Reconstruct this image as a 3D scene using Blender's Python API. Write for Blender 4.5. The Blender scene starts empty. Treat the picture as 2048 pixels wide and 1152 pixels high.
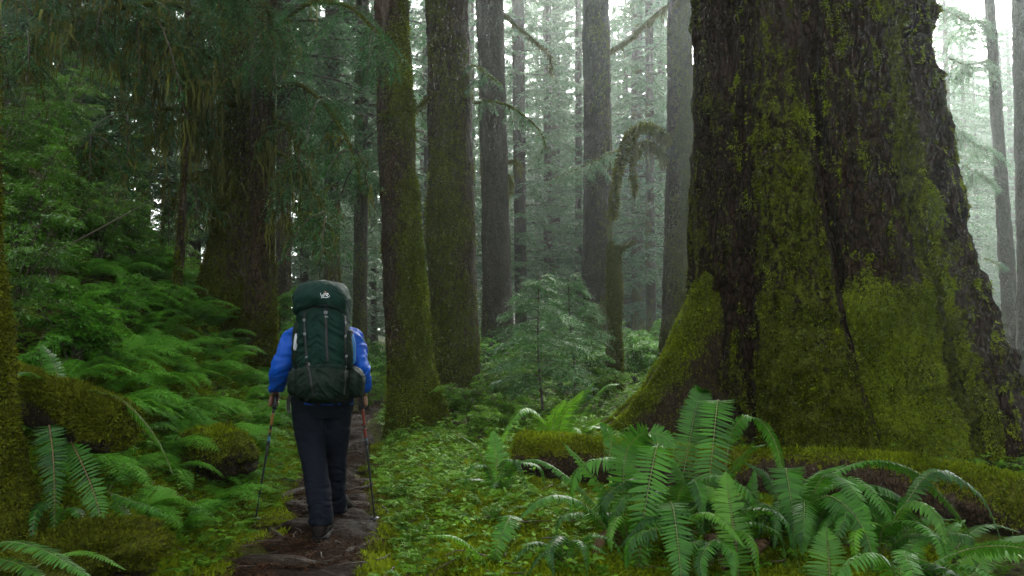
import bpy, math, time
import numpy as np
from mathutils import Vector
T_START = time.time()
SC = bpy.context.scene
COL = SC.collection
R = math.radians

# ---------------------------------------------------------------- camera, sky, sun, exposure
CAM_H = 1.42
TILT = R(2.818)
FPX = 30.0 / 36.0 * 2048.0
cam_d = bpy.data.cameras.new('camera')
cam_d.lens = 30.0
cam_d.sensor_width = 36.0
cam_d.clip_start = 0.05
cam_d.clip_end = 2000.0
cam = bpy.data.objects.new('camera', cam_d)
cam.location = (0, 0, CAM_H)
cam.rotation_euler = (R(90) + TILT, 0, 0)
COL.objects.link(cam)
SC.camera = cam

SUN_EL, SUN_AZ = 40.0, 10.0          # azimuth from +Y towards +X
world = bpy.data.worlds.new("World")
SC.world = world
world.use_nodes = True
wn, wl = world.node_tree.nodes, world.node_tree.links
wn.clear()
w_out = wn.new('ShaderNodeOutputWorld')
w_bg = wn.new('ShaderNodeBackground')
w_sky = wn.new('ShaderNodeTexSky')
w_sky.sky_type = 'NISHITA'
w_sky.sun_disc = False
w_sky.sun_elevation = R(SUN_EL)
w_sky.sun_rotation = R(SUN_AZ)
w_sky.dust_density = 4.0
w_sky.ozone_density = 1.0
w_hsv = wn.new('ShaderNodeHueSaturation')
w_hsv.inputs['Saturation'].default_value = 0.08      # overcast: the sky is a grey-white sheet
wl.new(w_sky.outputs[0], w_hsv.inputs['Color'])
wl.new(w_hsv.outputs[0], w_bg.inputs['Color'])
w_bg.inputs['Strength'].default_value = 0.15
wl.new(w_bg.outputs[0], w_out.inputs['Surface'])

sun_d = bpy.data.lights.new('sun', 'SUN')
sun_d.energy = 1.5
sun_d.angle = R(25)
sun_d.color = (1.0, 0.96, 0.86)
sun = bpy.data.objects.new('sun', sun_d)
_d = Vector((math.cos(R(SUN_EL)) * math.sin(R(SUN_AZ)), math.cos(R(SUN_EL)) * math.cos(R(SUN_AZ)), math.sin(R(SUN_EL))))
sun.rotation_euler = _d.to_track_quat('Z', 'Y').to_euler()
sun.location = (0, 0, 30)
COL.objects.link(sun)

SC.view_settings.view_transform = 'Standard'
SC.view_settings.look = 'None'
SC.view_settings.exposure = 2.88
SC.view_settings.gamma = 1.0
cy = SC.cycles
cy.use_denoising = True
cy.max_bounces = 6
cy.diffuse_bounces = 3
cy.glossy_bounces = 2
cy.transmission_bounces = 3
cy.volume_bounces = 2
cy.sample_clamp_indirect = 4.0
cy.caustics_reflective = False
cy.caustics_refractive = False

HAZE_DENSITY = 0.0022
HAZE_COLOR = (0.88, 0.97, 0.93, 1)

# ---------------------------------------------------------------- numeric helpers
def px2w(px, py, Y):
    """a point of the place seen at pixel (px, py) of the 2048 x 1152 photo, Y metres ahead"""
    px = np.asarray(px, float); py = np.asarray(py, float); Y = np.asarray(Y, float)
    dx = (px - 1024.0) / FPX; dy = (576.0 - py) / FPX
    ct, st = math.cos(TILT), math.sin(TILT)
    vy = ct - dy * st; vz = st + dy * ct
    s = Y / vy
    return np.stack([dx * s, Y + 0 * s, CAM_H + vz * s], -1)

def _hash(ix, iy, iz, seed):
    h = (ix * np.uint32(374761393) + iy * np.uint32(668265263) + iz * np.uint32(2147483647) + np.uint32((seed * 974711) & 0xffffffff))
    h = (h ^ (h >> np.uint32(13))) * np.uint32(1274126177)
    h = h ^ (h >> np.uint32(16))
    return (h & np.uint32(0xffff)).astype(np.float32) / 65535.0

def vnoise(p, seed=0):
    p = np.asarray(p, np.float32)
    f = np.floor(p)
    i = f.astype(np.int64).astype(np.uint32)
    t = p - f
    t = t * t * (3 - 2 * t)
    x, y, z = i[..., 0], i[..., 1], i[..., 2]
    tx, ty, tz = t[..., 0], t[..., 1], t[..., 2]
    o = np.uint32(1)
    def L(a, b, w): return a + (b - a) * w
    c0 = L(L(_hash(x, y, z, seed), _hash(x + o, y, z, seed), tx), L(_hash(x, y + o, z, seed), _hash(x + o, y + o, z, seed), tx), ty)
    c1 = L(L(_hash(x, y, z + o, seed), _hash(x + o, y, z + o, seed), tx), L(_hash(x, y + o, z + o, seed), _hash(x + o, y + o, z + o, seed), tx), ty)
    return L(c0, c1, tz)          # 0..1

def fbm(p, octs=4, seed=0, gain=0.5):
    p = np.asarray(p, np.float32)
    a, s, n = 1.0, 0.0, 0.0
    for k in range(octs):
        s = s + a * vnoise(p * (2.03 ** k) + 17.3 * k, seed + k)
        n += a; a *= gain
    return s / n * 2 - 1          # -1..1

def smooth(a, b, x):
    t = np.clip((x - a) / (b - a), 0, 1)
    return t * t * (3 - 2 * t)

def unit(v):
    return v / np.maximum(np.linalg.norm(v, axis=-1, keepdims=True), 1e-9)

def spline(pts, n):
    """Catmull-Rom through pts (k x m), n samples"""
    P = np.asarray(pts, float)
    P = np.vstack([2 * P[0] - P[1], P, 2 * P[-1] - P[-2]])
    k = len(P) - 3
    u = np.linspace(0, k - 1e-6, n)
    i = u.astype(int); t = (u - i)[:, None]
    a, b, c, d = P[i], P[i + 1], P[i + 2], P[i + 3]
    return 0.5 * (2 * b + (c - a) * t + (2 * a - 5 * b + 4 * c - d) * t ** 2 + (3 * b - a - 3 * c + d) * t ** 3)

# ---------------------------------------------------------------- mesh helpers
def make_mesh(name, V, Q=None, T=None, attrs=None, smooth_shade=True):
    V = np.asarray(V, np.float32).reshape(-1, 3)
    Q = np.zeros((0, 4), np.int32) if Q is None else np.asarray(Q, np.int32).reshape(-1, 4)
    T = np.zeros((0, 3), np.int32) if T is None else np.asarray(T, np.int32).reshape(-1, 3)
    me = bpy.data.meshes.new(name)
    me.vertices.add(len(V)); me.vertices.foreach_set('co', V.ravel())
    me.loops.add(Q.size + T.size)
    me.loops.foreach_set('vertex_index', np.concatenate([Q.ravel(), T.ravel()]))
    me.polygons.add(len(Q) + len(T))
    st = np.concatenate([np.arange(len(Q)) * 4, Q.size + np.arange(len(T)) * 3]).astype(np.int32)
    me.polygons.foreach_set('loop_start', st)
    if smooth_shade:
        me.polygons.foreach_set('use_smooth', np.ones(len(st), bool))
    for k, a in (attrs or {}).items():
        at = me.attributes.new(k, 'FLOAT', 'POINT')
        at.data.foreach_set('value', np.asarray(a, np.float32).ravel())
    me.update(calc_edges=True)
    return me

def add_obj(name, data, mat=None, parent=None):
    o = bpy.data.objects.new(name, data)
    COL.objects.link(o)
    if mat is not None and not data.materials:
        data.materials.append(mat)
    if parent is not None:
        o.parent = parent
    return o

def tag(o, label=None, cat=None, group=None, kind=None):
    if label: o['label'] = label
    if cat: o['category'] = cat
    if group: o['group'] = group
    if kind: o['kind'] = kind
    return o

def empty(name, loc, label=None, cat=None, group=None, rz=0.0):
    o = bpy.data.objects.new(name, None)
    o.empty_display_size = 0.2
    COL.objects.link(o)
    o.location = [float(v) for v in loc]; o.rotation_euler = (0, 0, rz)
    return tag(o, label, cat, group)

def copy_tree(o, parent=None):
    c = o.copy(); COL.objects.link(c); c.parent = parent
    for ch in list(o.children):
        copy_tree(ch, c)
    return c

class Geo:
    """collects leaves, blades, tubes and grids; build() links them as one mesh object"""
    def __init__(s):
        s.V, s.Q, s.T, s.A, s.n = [], [], [], [], 0
    def add(s, V, Q=None, T=None, tint=0.5):
        V = np.asarray(V, np.float32).reshape(-1, 3)
        if Q is not None and len(Q): s.Q.append(np.asarray(Q, np.int64).reshape(-1, 4) + s.n)
        if T is not None and len(T): s.T.append(np.asarray(T, np.int64).reshape(-1, 3) + s.n)
        s.V.append(V); s.A.append(np.broadcast_to(np.asarray(tint, np.float32), (len(V),)).copy())
        s.n += len(V)
    def kites(s, p, d, n, L, W, tint=0.5, fold=0.2, mid=0.42, curl=0.0):
        """one four-sided leaf per row: base p, direction d, face normal n"""
        p = np.asarray(p, np.float32).reshape(-1, 3)
        M = len(p)
        if M == 0: return
        d = unit(np.broadcast_to(d, (M, 3))); n = np.broadcast_to(n, (M, 3))
        sv = unit(np.cross(d, n)); nn = np.cross(sv, d)
        L = np.broadcast_to(L, (M,))[:, None]; W = np.broadcast_to(W, (M,))[:, None]
        a = p
        m = p + d * L * mid
        b = m + sv * W * .5 + nn * W * fold
        e = m - sv * W * .5 + nn * W * fold
        c = p + d * L - nn * L * curl
        V = np.stack([a, b, c, e], 1).reshape(-1, 3)
        Q = np.arange(M * 4).reshape(M, 4)
        s.add(V, Q, None, np.repeat(np.broadcast_to(tint, (M,)), 4))
    def tube(s, pts, rad, sides=8, tint=0.5, cap=True, wob=0.0, seed=0):
        P = np.asarray(pts, float); n = len(P)
        rad = np.broadcast_to(np.asarray(rad, float), (n,))
        t = unit(np.gradient(P, axis=0))
        ref = np.array([0, 0, 1.0]) if abs(t[0][2]) < 0.8 else np.array([1.0, 0, 0])
        u = np.zeros_like(P); u0 = np.cross(t[0], ref); u[0] = u0 / np.linalg.norm(u0)
        for i in range(1, n):
            v = u[i - 1] - t[i] * np.dot(u[i - 1], t[i]); u[i] = v / max(np.linalg.norm(v), 1e-9)
        w = np.cross(t, u)
        a = np.arange(sides) / sides * 2 * math.pi
        ring = (u[:, None] * np.cos(a)[None, :, None] + w[:, None] * np.sin(a)[None, :, None])
        r = rad[:, None, None] * np.ones((n, sides, 1))
        if wob:
            r = r * (1 + wob * fbm((P[:, None] + ring * rad[:, None, None]) / max(rad.mean(), 1e-3) * 0.9, 2, seed)[..., None])
        V = (P[:, None] + ring * r).reshape(-1, 3)
        i = np.arange(n - 1)[:, None] * sides; j = np.arange(sides)[None]
        Q = np.stack([i + j, i + (j + 1) % sides, i + sides + (j + 1) % sides, i + sides + j], -1).reshape(-1, 4)
        T = None
        if cap:
            V = np.vstack([V, P[0], P[-1]])
            j = np.arange(sides)
            c0, c1 = n * sides, n * sides + 1
            T = np.vstack([np.stack([np.full(sides, c0), (j + 1) % sides, j], -1),
                           np.stack([np.full(sides, c1), (n - 1) * sides + j, (n - 1) * sides + (j + 1) % sides], -1)])
        s.add(V, Q, T, tint)
    def strips(s, P, S, tint=0.5):
        """ribbons: P, S are M x k x 3 centre lines and half-width vectors"""
        M, k, _ = P.shape
        V = np.stack([P - S, P + S], 2).reshape(-1, 3)
        b = np.arange(M)[:, None] * (k * 2) + np.arange(k - 1)[None] * 2
        Q = np.stack([b, b + 1, b + 3, b + 2], -1).reshape(-1, 4)
        s.add(V, Q, None, np.repeat(np.broadcast_to(tint, (M,)), k * 2))
    def mesh(s, name, origin=(0, 0, 0)):
        V = np.concatenate(s.V) - np.asarray(origin, np.float32)
        Q = np.concatenate(s.Q) if s.Q else None
        T = np.concatenate(s.T) if s.T else None
        return make_mesh(name, V, Q, T, {'tint': np.concatenate(s.A)})
    def build(s, name, mat, parent=None, origin=None):
        if origin is None:
            origin = tuple(parent.location) if parent is not None else (0, 0, 0)
        return add_obj(name, s.mesh(name, origin), mat, parent)

def grid_faces(nr, nc, wrap=False):
    i = np.arange(nr - 1)[:, None] * nc
    j = np.arange(nc if wrap else nc - 1)[None]
    return np.stack([i + j, i + (j + 1) % nc, i + nc + (j + 1) % nc, i + nc + j], -1).reshape(-1, 4)

# ---------------------------------------------------------------- materials
class NT:
    def __init__(s, name):
        s.m = bpy.data.materials.new(name); s.m.use_nodes = True
        s.t = s.m.node_tree; s.t.nodes.clear()
        s.out = s.n('ShaderNodeOutputMaterial')
    def n(s, t, **kw):
        x = s.t.nodes.new(t)
        for k, v in kw.items():
            if k.startswith('i_'):
                key = k[2:].replace('_', ' ')
                x.inputs[key].default_value = v
            else: setattr(x, k, v)
        return x
    def l(s, a, b): s.t.links.new(a, b)
    def ramp(s, fac, stops):
        r = s.n('ShaderNodeValToRGB'); e = r.color_ramp.elements
        while len(e) < len(stops): e.new(0.5)
        for k, (p, c) in enumerate(stops):
            e[k].position = p; e[k].color = (c if hasattr(c, '__len__') else (c, c, c)) + (1,) if len(c if hasattr(c, '__len__') else (c, c, c)) == 3 else c
        s.l(fac, r.inputs[0]); return r.outputs[0]
    def mix(s, fac, a, b, mode='MIX'):
        x = s.n('ShaderNodeMix', data_type='RGBA', blend_type=mode)
        for val, i in ((fac, 0), (a, 6), (b, 7)):
            if hasattr(val, 'is_linked') or hasattr(val, 'links'): s.l(val, x.inputs[i])
            else: x.inputs[i].default_value = val if not hasattr(val, '__len__') or len(val) == 4 else tuple(val) + (1,)
        return x.outputs[2]
    def math(s, op, a, b=0.0):
        x = s.n('ShaderNodeMath', operation=op)
        for val, i in ((a, 0), (b, 1)):
            if hasattr(val, 'links'): s.l(val, x.inputs[i])
            else: x.inputs[i].default_value = val
        return x.outputs[0]
    def noise(s, vec, scale, detail=3, rough=0.55, stretch=None):
        if stretch:
            mp = s.n('ShaderNodeMapping'); mp.inputs['Scale'].default_value = stretch
            s.l(vec, mp.inputs['Vector']); vec = mp.outputs[0]
        x = s.n('ShaderNodeTexNoise'); x.inputs['Scale'].default_value = scale
        x.inputs['Detail'].default_value = detail; x.inputs['Roughness'].default_value = rough
        s.l(vec, x.inputs['Vector']); return x.outputs['Fac']
    def coord(s): return s.n('ShaderNodeTexCoord').outputs['Object']
    def attr(s, name): return s.n('ShaderNodeAttribute', attribute_name=name).outputs['Fac']
    def bump(s, h, strength, dist):
        b = s.n('ShaderNodeBump'); b.inputs['Strength'].default_value = strength; b.inputs['Distance'].default_value = dist
        s.l(h, b.inputs['Height']); return b.outputs[0]
    def principled(s, color, rough=0.6, spec=0.5, normal=None, metal=0.0):
        p = s.n('ShaderNodeBsdfPrincipled')
        for val, k in ((color, 'Base Color'), (rough, 'Roughness'), (spec, 'Specular IOR Level'), (metal, 'Metallic')):
            if hasattr(val, 'links'): s.l(val, p.inputs[k])
            else: p.inputs[k].default_value = val if not hasattr(val, '__len__') or len(val) == 4 else tuple(val) + (1,)
        if normal is not None: s.l(normal, p.inputs['Normal'])
        return p.outputs[0]
    def done(s, shader): s.l(shader, s.out.inputs['Surface']); return s.m

def leaf_mat(name, dark, light, rough=0.42, spec=0.5, transl=0.3, tcol=None, brown=None, hue_noise=0.6):
    t = NT(name)
    a = t.attr('tint')
    info = t.n('ShaderNodeObjectInfo')
    nz = t.noise(t.n('ShaderNodeNewGeometry').outputs['Position'], 1.3, 2)
    v = t.math('ADD', t.math('MULTIPLY', a, 0.75), t.math('MULTIPLY', t.math('SUBTRACT', nz, 0.5), hue_noise))
    v = t.math('ADD', v, t.math('MULTIPLY', t.math('SUBTRACT', info.outputs['Random'], 0.5), 0.3))
    stops = [(0.0, dark), (0.85, light)]
    if brown: stops = [(0.0, brown), (0.05, dark), (0.85, light)]
    c = t.ramp(v, stops)
    p = t.principled(c, rough, spec)
    tr = t.n('ShaderNodeBsdfTranslucent')
    tc = t.mix(0.5, c, tcol or light)
    t.l(tc, tr.inputs['Color'])
    mx = t.n('ShaderNodeMixShader'); mx.inputs[0].default_value = transl
    t.l(p, mx.inputs[1]); t.l(tr.outputs[0], mx.inputs[2])
    return t.done(mx.outputs[0])

def bark_mat(name, dark, light, grey, moss_lo, moss_hi, scale=1.0, bump=1.0, moss_bias=0.0, wet=0.5):
    t = NT(name)
    co = t.coord()
    warp = t.n('ShaderNodeTexNoise'); warp.inputs['Scale'].default_value = 2.0 * scale
    t.l(co, warp.inputs['Vector'])
    wv = t.n('ShaderNodeVectorMath', operation='MULTIPLY_ADD'); t.l(warp.outputs['Color'], wv.inputs[0])
    wv.inputs[1].default_value = (0.12 / scale, 0.12 / scale, 0.25 / scale); t.l(co, wv.inputs[2])
    wc = wv.outputs[0]
    n1 = t.noise(wc, 12 * scale, 4, 0.65, (1, 1, 0.24))
    n2 = t.noise(wc, 34 * scale, 4, 0.7, (1, 1, 0.42))
    vor = t.n('ShaderNodeTexVoronoi', feature='DISTANCE_TO_EDGE'); vor.inputs['Scale'].default_value = 24 * scale
    mp = t.n('ShaderNodeMapping'); mp.inputs['Scale'].default_value = (1, 1, 0.40); t.l(wc, mp.inputs['Vector']); t.l(mp.outputs[0], vor.inputs['Vector'])
    plate = t.ramp(vor.outputs[0], [(0.0, 0.0), (0.22, 1.0)])
    h = t.math('ADD', t.math('MULTIPLY', plate, 0.28), t.math('ADD', t.math('MULTIPLY', n1, 0.8), t.math('MULTIPLY', n2, 0.55)))
    c = t.ramp(t.math('MULTIPLY', h, 0.6), [(0.36, dark), (0.60, light), (0.9, tuple(min(1, x * 1.5) for x in light))])
    streak = t.noise(co, 2.2 * scale, 4, 0.6, (1, 1, 0.16))
    c = t.mix(t.ramp(streak, [(0.58, 0.0), (0.74, 0.75)]), c, grey)
    m = t.attr('moss')
    mn = t.noise(co, 15 * scale, 5, 0.7, (1, 1, 0.55))
    mn2 = t.noise(co, 34 * scale, 3, 0.65)
    mk = t.math('ADD', t.math('ADD', m, moss_bias), t.math('ADD', t.math('MULTIPLY', t.math('SUBTRACT', mn, 0.5), 1.7), t.math('MULTIPLY', t.math('SUBTRACT', mn2, 0.5), 1.0)))
    mask = t.ramp(mk, [(0.46, 0.0), (0.60, 1.0)])
    mc = t.ramp(t.math('ADD', t.math('MULTIPLY', mn2, 0.6), t.math('MULTIPLY', mn, 0.4)), [(0.40, moss_lo), (0.62, moss_hi)])
    c = t.mix(mask, c, mc)
    mossh = t.noise(co, 60 * scale, 3, 0.7)
    hh = t.math('ADD', h, t.math('MULTIPLY', mask, t.math('MULTIPLY', mossh, 1.1)))
    nrm = t.bump(hh, bump, 0.05 / scale)
    rough = t.math('ADD', t.math('MULTIPLY', mask, 0.35), 0.95 - wet)
    return t.done(t.principled(c, rough, 0.07, nrm))

def plain(name, color, rough=0.6, spec=0.5, noise_scale=None, var=0.3, bump=0.0, bdist=0.004, metal=0.0, bscale=None):
    t = NT(name)
    co = t.coord()
    c = tuple(color) + (1,)
    if noise_scale:
        nz = t.noise(co, noise_scale, 4)
        c = t.ramp(nz, [(0.3, tuple(x * (1 - var) for x in color)), (0.7, tuple(min(1, x * (1 + var)) for x in color))])
    nrm = None
    if bump:
        nrm = t.bump(t.noise(co, bscale or (noise_scale or 20) * 2, 4), bump, bdist)
    return t.done(t.principled(c, rough, spec, nrm, metal))

M = {}
M['bark_giant'] = bark_mat('bark_giant', (0.0020, 0.0010, 0.0006), (0.018, 0.0098, 0.0064), (0.062, 0.053, 0.046), (0.010, 0.013, 0.001), (0.082, 0.098, 0.006), 0.8, 1.0, 0.06, 0.35)
M['bark'] = bark_mat('bark_mossy', (0.0045, 0.0028, 0.0018), (0.046, 0.031, 0.019), (0.120, 0.100, 0.082), (0.012, 0.015, 0.001), (0.080, 0.094, 0.006), 1.3, 1.0, 0.10, 0.30)
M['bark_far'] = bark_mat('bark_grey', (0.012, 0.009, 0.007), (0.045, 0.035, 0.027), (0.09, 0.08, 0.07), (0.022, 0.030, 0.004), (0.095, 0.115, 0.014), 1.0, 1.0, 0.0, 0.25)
M['bark_moss'] = bark_mat('bark_under_moss', (0.006, 0.004, 0.0025), (0.026, 0.018, 0.011), (0.05, 0.045, 0.035), (0.012, 0.015, 0.001), (0.085, 0.100, 0.006), 2.0, 1.0, 0.34, 0.25)
M['wood_log'] = bark_mat('rotting_log_wood', (0.006, 0.0038, 0.0022), (0.042, 0.027, 0.017), (0.085, 0.07, 0.055), (0.024, 0.028, 0.002), (0.140, 0.150, 0.008), 2.0, 1.0, 0.12, 0.45)
M['moss'] = leaf_mat('moss', (0.016, 0.025, 0.001), (0.170, 0.230, 0.008), 0.8, 0.03, 0.3)
M['moss_olive'] = leaf_mat('moss_olive', (0.010, 0.013, 0.001), (0.110, 0.130, 0.008), 0.8, 0.03, 0.28)
M['moss_hang'] = leaf_mat('hanging_moss', (0.018, 0.022, 0.004), (0.115, 0.122, 0.026), 0.85, 0.05, 0.3)
M['sword'] = leaf_mat('sword_fern_leaf', (0.005, 0.034, 0.003), (0.044, 0.160, 0.010), 0.44, 0.20, 0.30, (0.10, 0.26, 0.02))
M['sword_bright'] = leaf_mat('young_fern_leaf', (0.026, 0.098, 0.005), (0.082, 0.225, 0.011), 0.44, 0.25, 0.38, (0.17, 0.38, 0.02))
M['lady'] = leaf_mat('lady_fern_leaf', (0.024, 0.105, 0.007), (0.098, 0.285, 0.018), 0.5, 0.14, 0.34, (0.13, 0.32, 0.02))
M['herb'] = leaf_mat('herb_leaf', (0.022, 0.070, 0.004), (0.105, 0.235, 0.014), 0.6, 0.06, 0.32, (0.14, 0.30, 0.02))
M['shrub'] = leaf_mat('shrub_leaf', (0.016, 0.060, 0.006), (0.070, 0.185, 0.014), 0.38, 0.28, 0.32, (0.13, 0.28, 0.02))
M['needle'] = leaf_mat('conifer_needles', (0.010, 0.048, 0.013), (0.048, 0.145, 0.036), 0.5, 0.2, 0.28)
M['needle_far'] = leaf_mat('conifer_needles_pale', (0.026, 0.074, 0.028), (0.080, 0.180, 0.070), 0.5, 0.3, 0.35)  # paler copy of the needles, colour lifted to brighten the misty distance
M['sapling'] = leaf_mat('hemlock_needles', (0.024, 0.085, 0.022), (0.080, 0.200, 0.052), 0.5, 0.15, 0.3)
M['dead_frond'] = leaf_mat('dead_fern_leaf', (0.020, 0.010, 0.005), (0.110, 0.060, 0.028), 0.7, 0.2, 0.2)
M['twig'] = plain('twig_bark', (0.030, 0.020, 0.013), 0.7, 0.4, 14, 0.4, 0.5)
M['stem'] = plain('fern_stem', (0.085, 0.105, 0.028), 0.5, 0.4, 30, 0.3)
M['stem_brown'] = plain('fern_stem_brown', (0.10, 0.062, 0.028), 0.5, 0.4, 30, 0.3)
# ---------------------------------------------------------------- terrain
_PY = np.array([-30, 0, 4, 5, 6, 8, 10, 12.7, 16, 22, 40, 200.0])
_PX = np.array([-0.6, -1.05, -1.20, -1.25, -1.36, -1.62, -1.90, -2.28, -2.70, -3.6, -6.0, -20.0])
def path_x(y): return np.interp(y, _PY, _PX) + 0.05 * np.sin(y * 1.3)

def hbase(x, y):
    x = np.asarray(x, float); y = np.asarray(y, float)
    d = x - path_x(y)
    pos = np.maximum(d, 0); neg = np.maximum(-d, 0)
    wid = np.interp(y, [0, 5, 7, 10, 14], [0.60, 0.54, 0.44, 0.31, 0.26])
    # bank on the left
    sl = np.interp(y, [-5, 3, 5, 7, 9, 14, 25, 45], [0.25, 0.36, 0.58, 0.90, 1.06, 0.92, 0.45, 0.2])
    e = np.maximum(neg - wid, 0)
    bank = sl * (e - 0.14 * (1 - np.exp(-e / 0.14))) + 0.10 * smooth(0, 0.35, e)
    bank = np.where(bank > 5, 5 + (bank - 5) * 0.4, bank)
    # moss mounds and gentle rise on the right
    r = np.maximum(pos - wid, 0)
    right = 0.14 * smooth(0, 0.55, r) + 0.10 * np.exp(-((x + 0.35) / 0.55) ** 2 - ((y - 5.9) / 1.2) ** 2) * smooth(0, .4, r)
    right = right + 0.10 * smooth(6, 9, y) * smooth(0.5, 2.5, r) + 0.02 * np.maximum(y - 12, 0) * smooth(1, 4, r) * (y < 60)
    right = right + np.where(y >= 60, 0.96 * smooth(1, 4, r), 0)
    p = np.stack([x, y, 0 * x], -1)
    off = smooth(0.0, 0.5, np.maximum(e, r))
    n = 0.10 * fbm(p * 0.55, 2, 3) * off + 0.055 * fbm(p * 2.2, 2, 5) * (0.15 + 0.85 * off)
    far = np.clip((np.hypot(x, y) - 40) / 60, 0, 1)
    return bank * (1 - 0.6 * far) + right + n

def hfun(x, y):
    x = np.asarray(x, float); y = np.asarray(y, float)
    p = np.stack([x, y, 0 * x], -1)
    near = np.clip(1.4 - np.abs(y - 6) / 12, 0, 1)
    return hbase(x, y) + 0.022 * fbm(p * 7.0, 3, 9) * near

def build_terrain():
    xs = np.concatenate([np.linspace(-160, -30, 20, False), np.linspace(-30, -9, 42, False), np.linspace(-9, -4, 60, False), np.linspace(-4, 3.2, 230, False),
                         np.linspace(3.2, 9, 60, False), np.linspace(9, 30, 42, False), np.linspace(30, 160, 21)])
    ys = np.concatenate([np.linspace(-60, -6, 14, False), np.linspace(-6, 2.5, 30, False), np.linspace(2.5, 9, 220, False), np.linspace(9, 16, 120, False),
                         np.linspace(16, 40, 70, False), np.linspace(40, 180, 36)])
    X, Y = np.meshgrid(xs, ys)
    d = np.abs(X - path_x(Y))
    wid = np.interp(Y, [0, 5, 7, 10, 14], [0.60, 0.54, 0.44, 0.31, 0.26])
    Z = hfun(X, Y) - 0.045 * (1 - smooth(wid * 0.55, wid * 1.1, d)) * (Y < 40)
    V = np.stack([X, Y, Z], -1).reshape(-1, 3)
    t = NT('forest_floor')
    co = t.coord()
    n1 = t.noise(co, 2.0, 4); n2 = t.noise(co, 16, 4, 0.65); n3 = t.noise(co, 70, 3, 0.7)
    soil = t.ramp(n2, [(0.3, (0.005, 0.0035, 0.002)), (0.7, (0.022, 0.015, 0.009))])
    moss = t.ramp(t.math('ADD', t.math('MULTIPLY', n3, .6), t.math('MULTIPLY', n2, .4)), [(0.3, (0.012, 0.016, 0.002)), (0.7, (0.060, 0.075, 0.008))])
    c = t.mix(t.ramp(t.math('ADD', t.math('MULTIPLY', n1, .6), t.math('MULTIPLY', n2, .4)), [(0.38, 0.0), (0.5, 1.0)]), soil, moss)
    nrm = t.bump(t.math('ADD', n2, t.math('MULTIPLY', n3, .6)), 1.0, 0.03)
    m = t.done(t.principled(c, 0.85, 0.05, nrm))
    g = add_obj('ground', make_mesh('ground', V, grid_faces(len(ys), len(xs))), m)
    tag(g, 'mossy forest floor rising into a bank on the left', 'ground', kind='structure')

    # the trail: trodden earth with stone and root steps, its edges buried in the ground
    ys = np.concatenate([np.linspace(-4, 3, 40, False), np.linspace(3, 9, 420, False), np.linspace(9, 20, 300, False), np.linspace(20, 40, 60)])
    us = np.linspace(-1, 1, 110)
    U, Y = np.meshgrid(us, ys)
    wid = np.interp(Y, [0, 5, 7, 10, 14], [0.60, 0.52, 0.40, 0.28, 0.24])
    D = U * wid * 1.25
    X = path_x(Y) + D
    p = np.stack([X, Y, 0 * X], -1)
    en = fbm(p * 3.1, 3, 51)
    edge = smooth(0.42 + .34 * en, 0.80 + .30 * en, np.abs(U)); edge = np.maximum(edge, smooth(.9, 1.0, np.abs(U)))
    st = fbm(p * np.array([1.1, 4.2, 1]), 3, 21)
    step = smooth(0.05, 0.45, st)
    lump = fbm(p * 9, 4, 31, 0.6)
    sharp = 1 - np.abs(fbm(p * np.array([5, 12, 1]), 3, 41))
    rocky = smooth(5.2, 6.4, Y)
    Z = hfun(X, Y) + 0.002 - 0.10 * edge + (0.050 * step * rocky + 0.018 * lump + 0.030 * (sharp - 0.7) * (0.3 + 0.7 * rocky)) * (1 - edge)
    V = np.stack([X, Y, Z], -1).reshape(-1, 3)
    t = NT('trail_earth')
    co = t.coord()
    n1 = t.noise(co, 3.5, 4); n2 = t.noise(co, 24, 5, 0.7); n3 = t.noise(co, 95, 3, 0.7)
    soil = t.ramp(t.math('ADD', t.math('MULTIPLY', n2, .5), t.math('MULTIPLY', n3, .5)), [(0.34, (0.0022, 0.0009, 0.0004)), (0.56, (0.0105, 0.0046, 0.0022)), (0.74, (0.036, 0.0175, 0.0095))])
    stone = t.ramp(n2, [(0.3, (0.004, 0.0024, 0.0015)), (0.7, (0.020, 0.0125, 0.0082))])
    c = t.mix(t.ramp(t.attr('stone'), [(0.45, 0.0), (0.75, 0.8)]), soil, stone)
    mossc = t.ramp(n3, [(0.3, (0.03, 0.036, 0.007)), (0.7, (0.10, 0.11, 0.02))])
    c = t.mix(t.ramp(t.math('ADD', t.attr('edge'), t.math('MULTIPLY', t.math('SUBTRACT', n1, .5), 1.6)), [(0.5, 0.0), (0.62, 0.9)]), c, mossc)
    nrm = t.bump(t.math('ADD', n2, t.math('MULTIPLY', n3, .7)), 1.0, 0.022)
    rough = t.ramp(n1, [(0.35, 0.5), (0.65, 0.85)])
    m = t.done(t.principled(c, rough, 0.06, nrm))
    tr = add_obj('path', make_mesh('path', V, grid_faces(len(ys), len(us)), None, {'stone': (step * rocky).ravel(), 'edge': np.clip(smooth(.25, .85, np.abs(U) - .25 * en), 0, 1).ravel()}), m)
    tag(tr, 'dark trodden earth trail with stone and root steps', 'path', kind='structure')
build_terrain()

def build_haze():
    V = np.array([(x, y, z) for x in (-162, 162) for y in (-62, 182) for z in (-2.5, 66.0)], float)
    Q = [(0, 1, 3, 2), (4, 6, 7, 5), (0, 4, 5, 1), (2, 3, 7, 6), (0, 2, 6, 4), (1, 5, 7, 3)]
    t = NT('haze_air')
    v = t.n('ShaderNodeVolumePrincipled')
    v.inputs['Color'].default_value = HAZE_COLOR
    v.inputs['Density'].default_value = HAZE_DENSITY
    v.inputs['Anisotropy'].default_value = 0.85
    t.l(v.outputs[0], t.out.inputs['Volume'])
    o = add_obj('haze', make_mesh('haze', V, Q, smooth_shade=False), t.m)
    tag(o, 'pale mist hanging between the trees', 'mist', kind='stuff')
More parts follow.
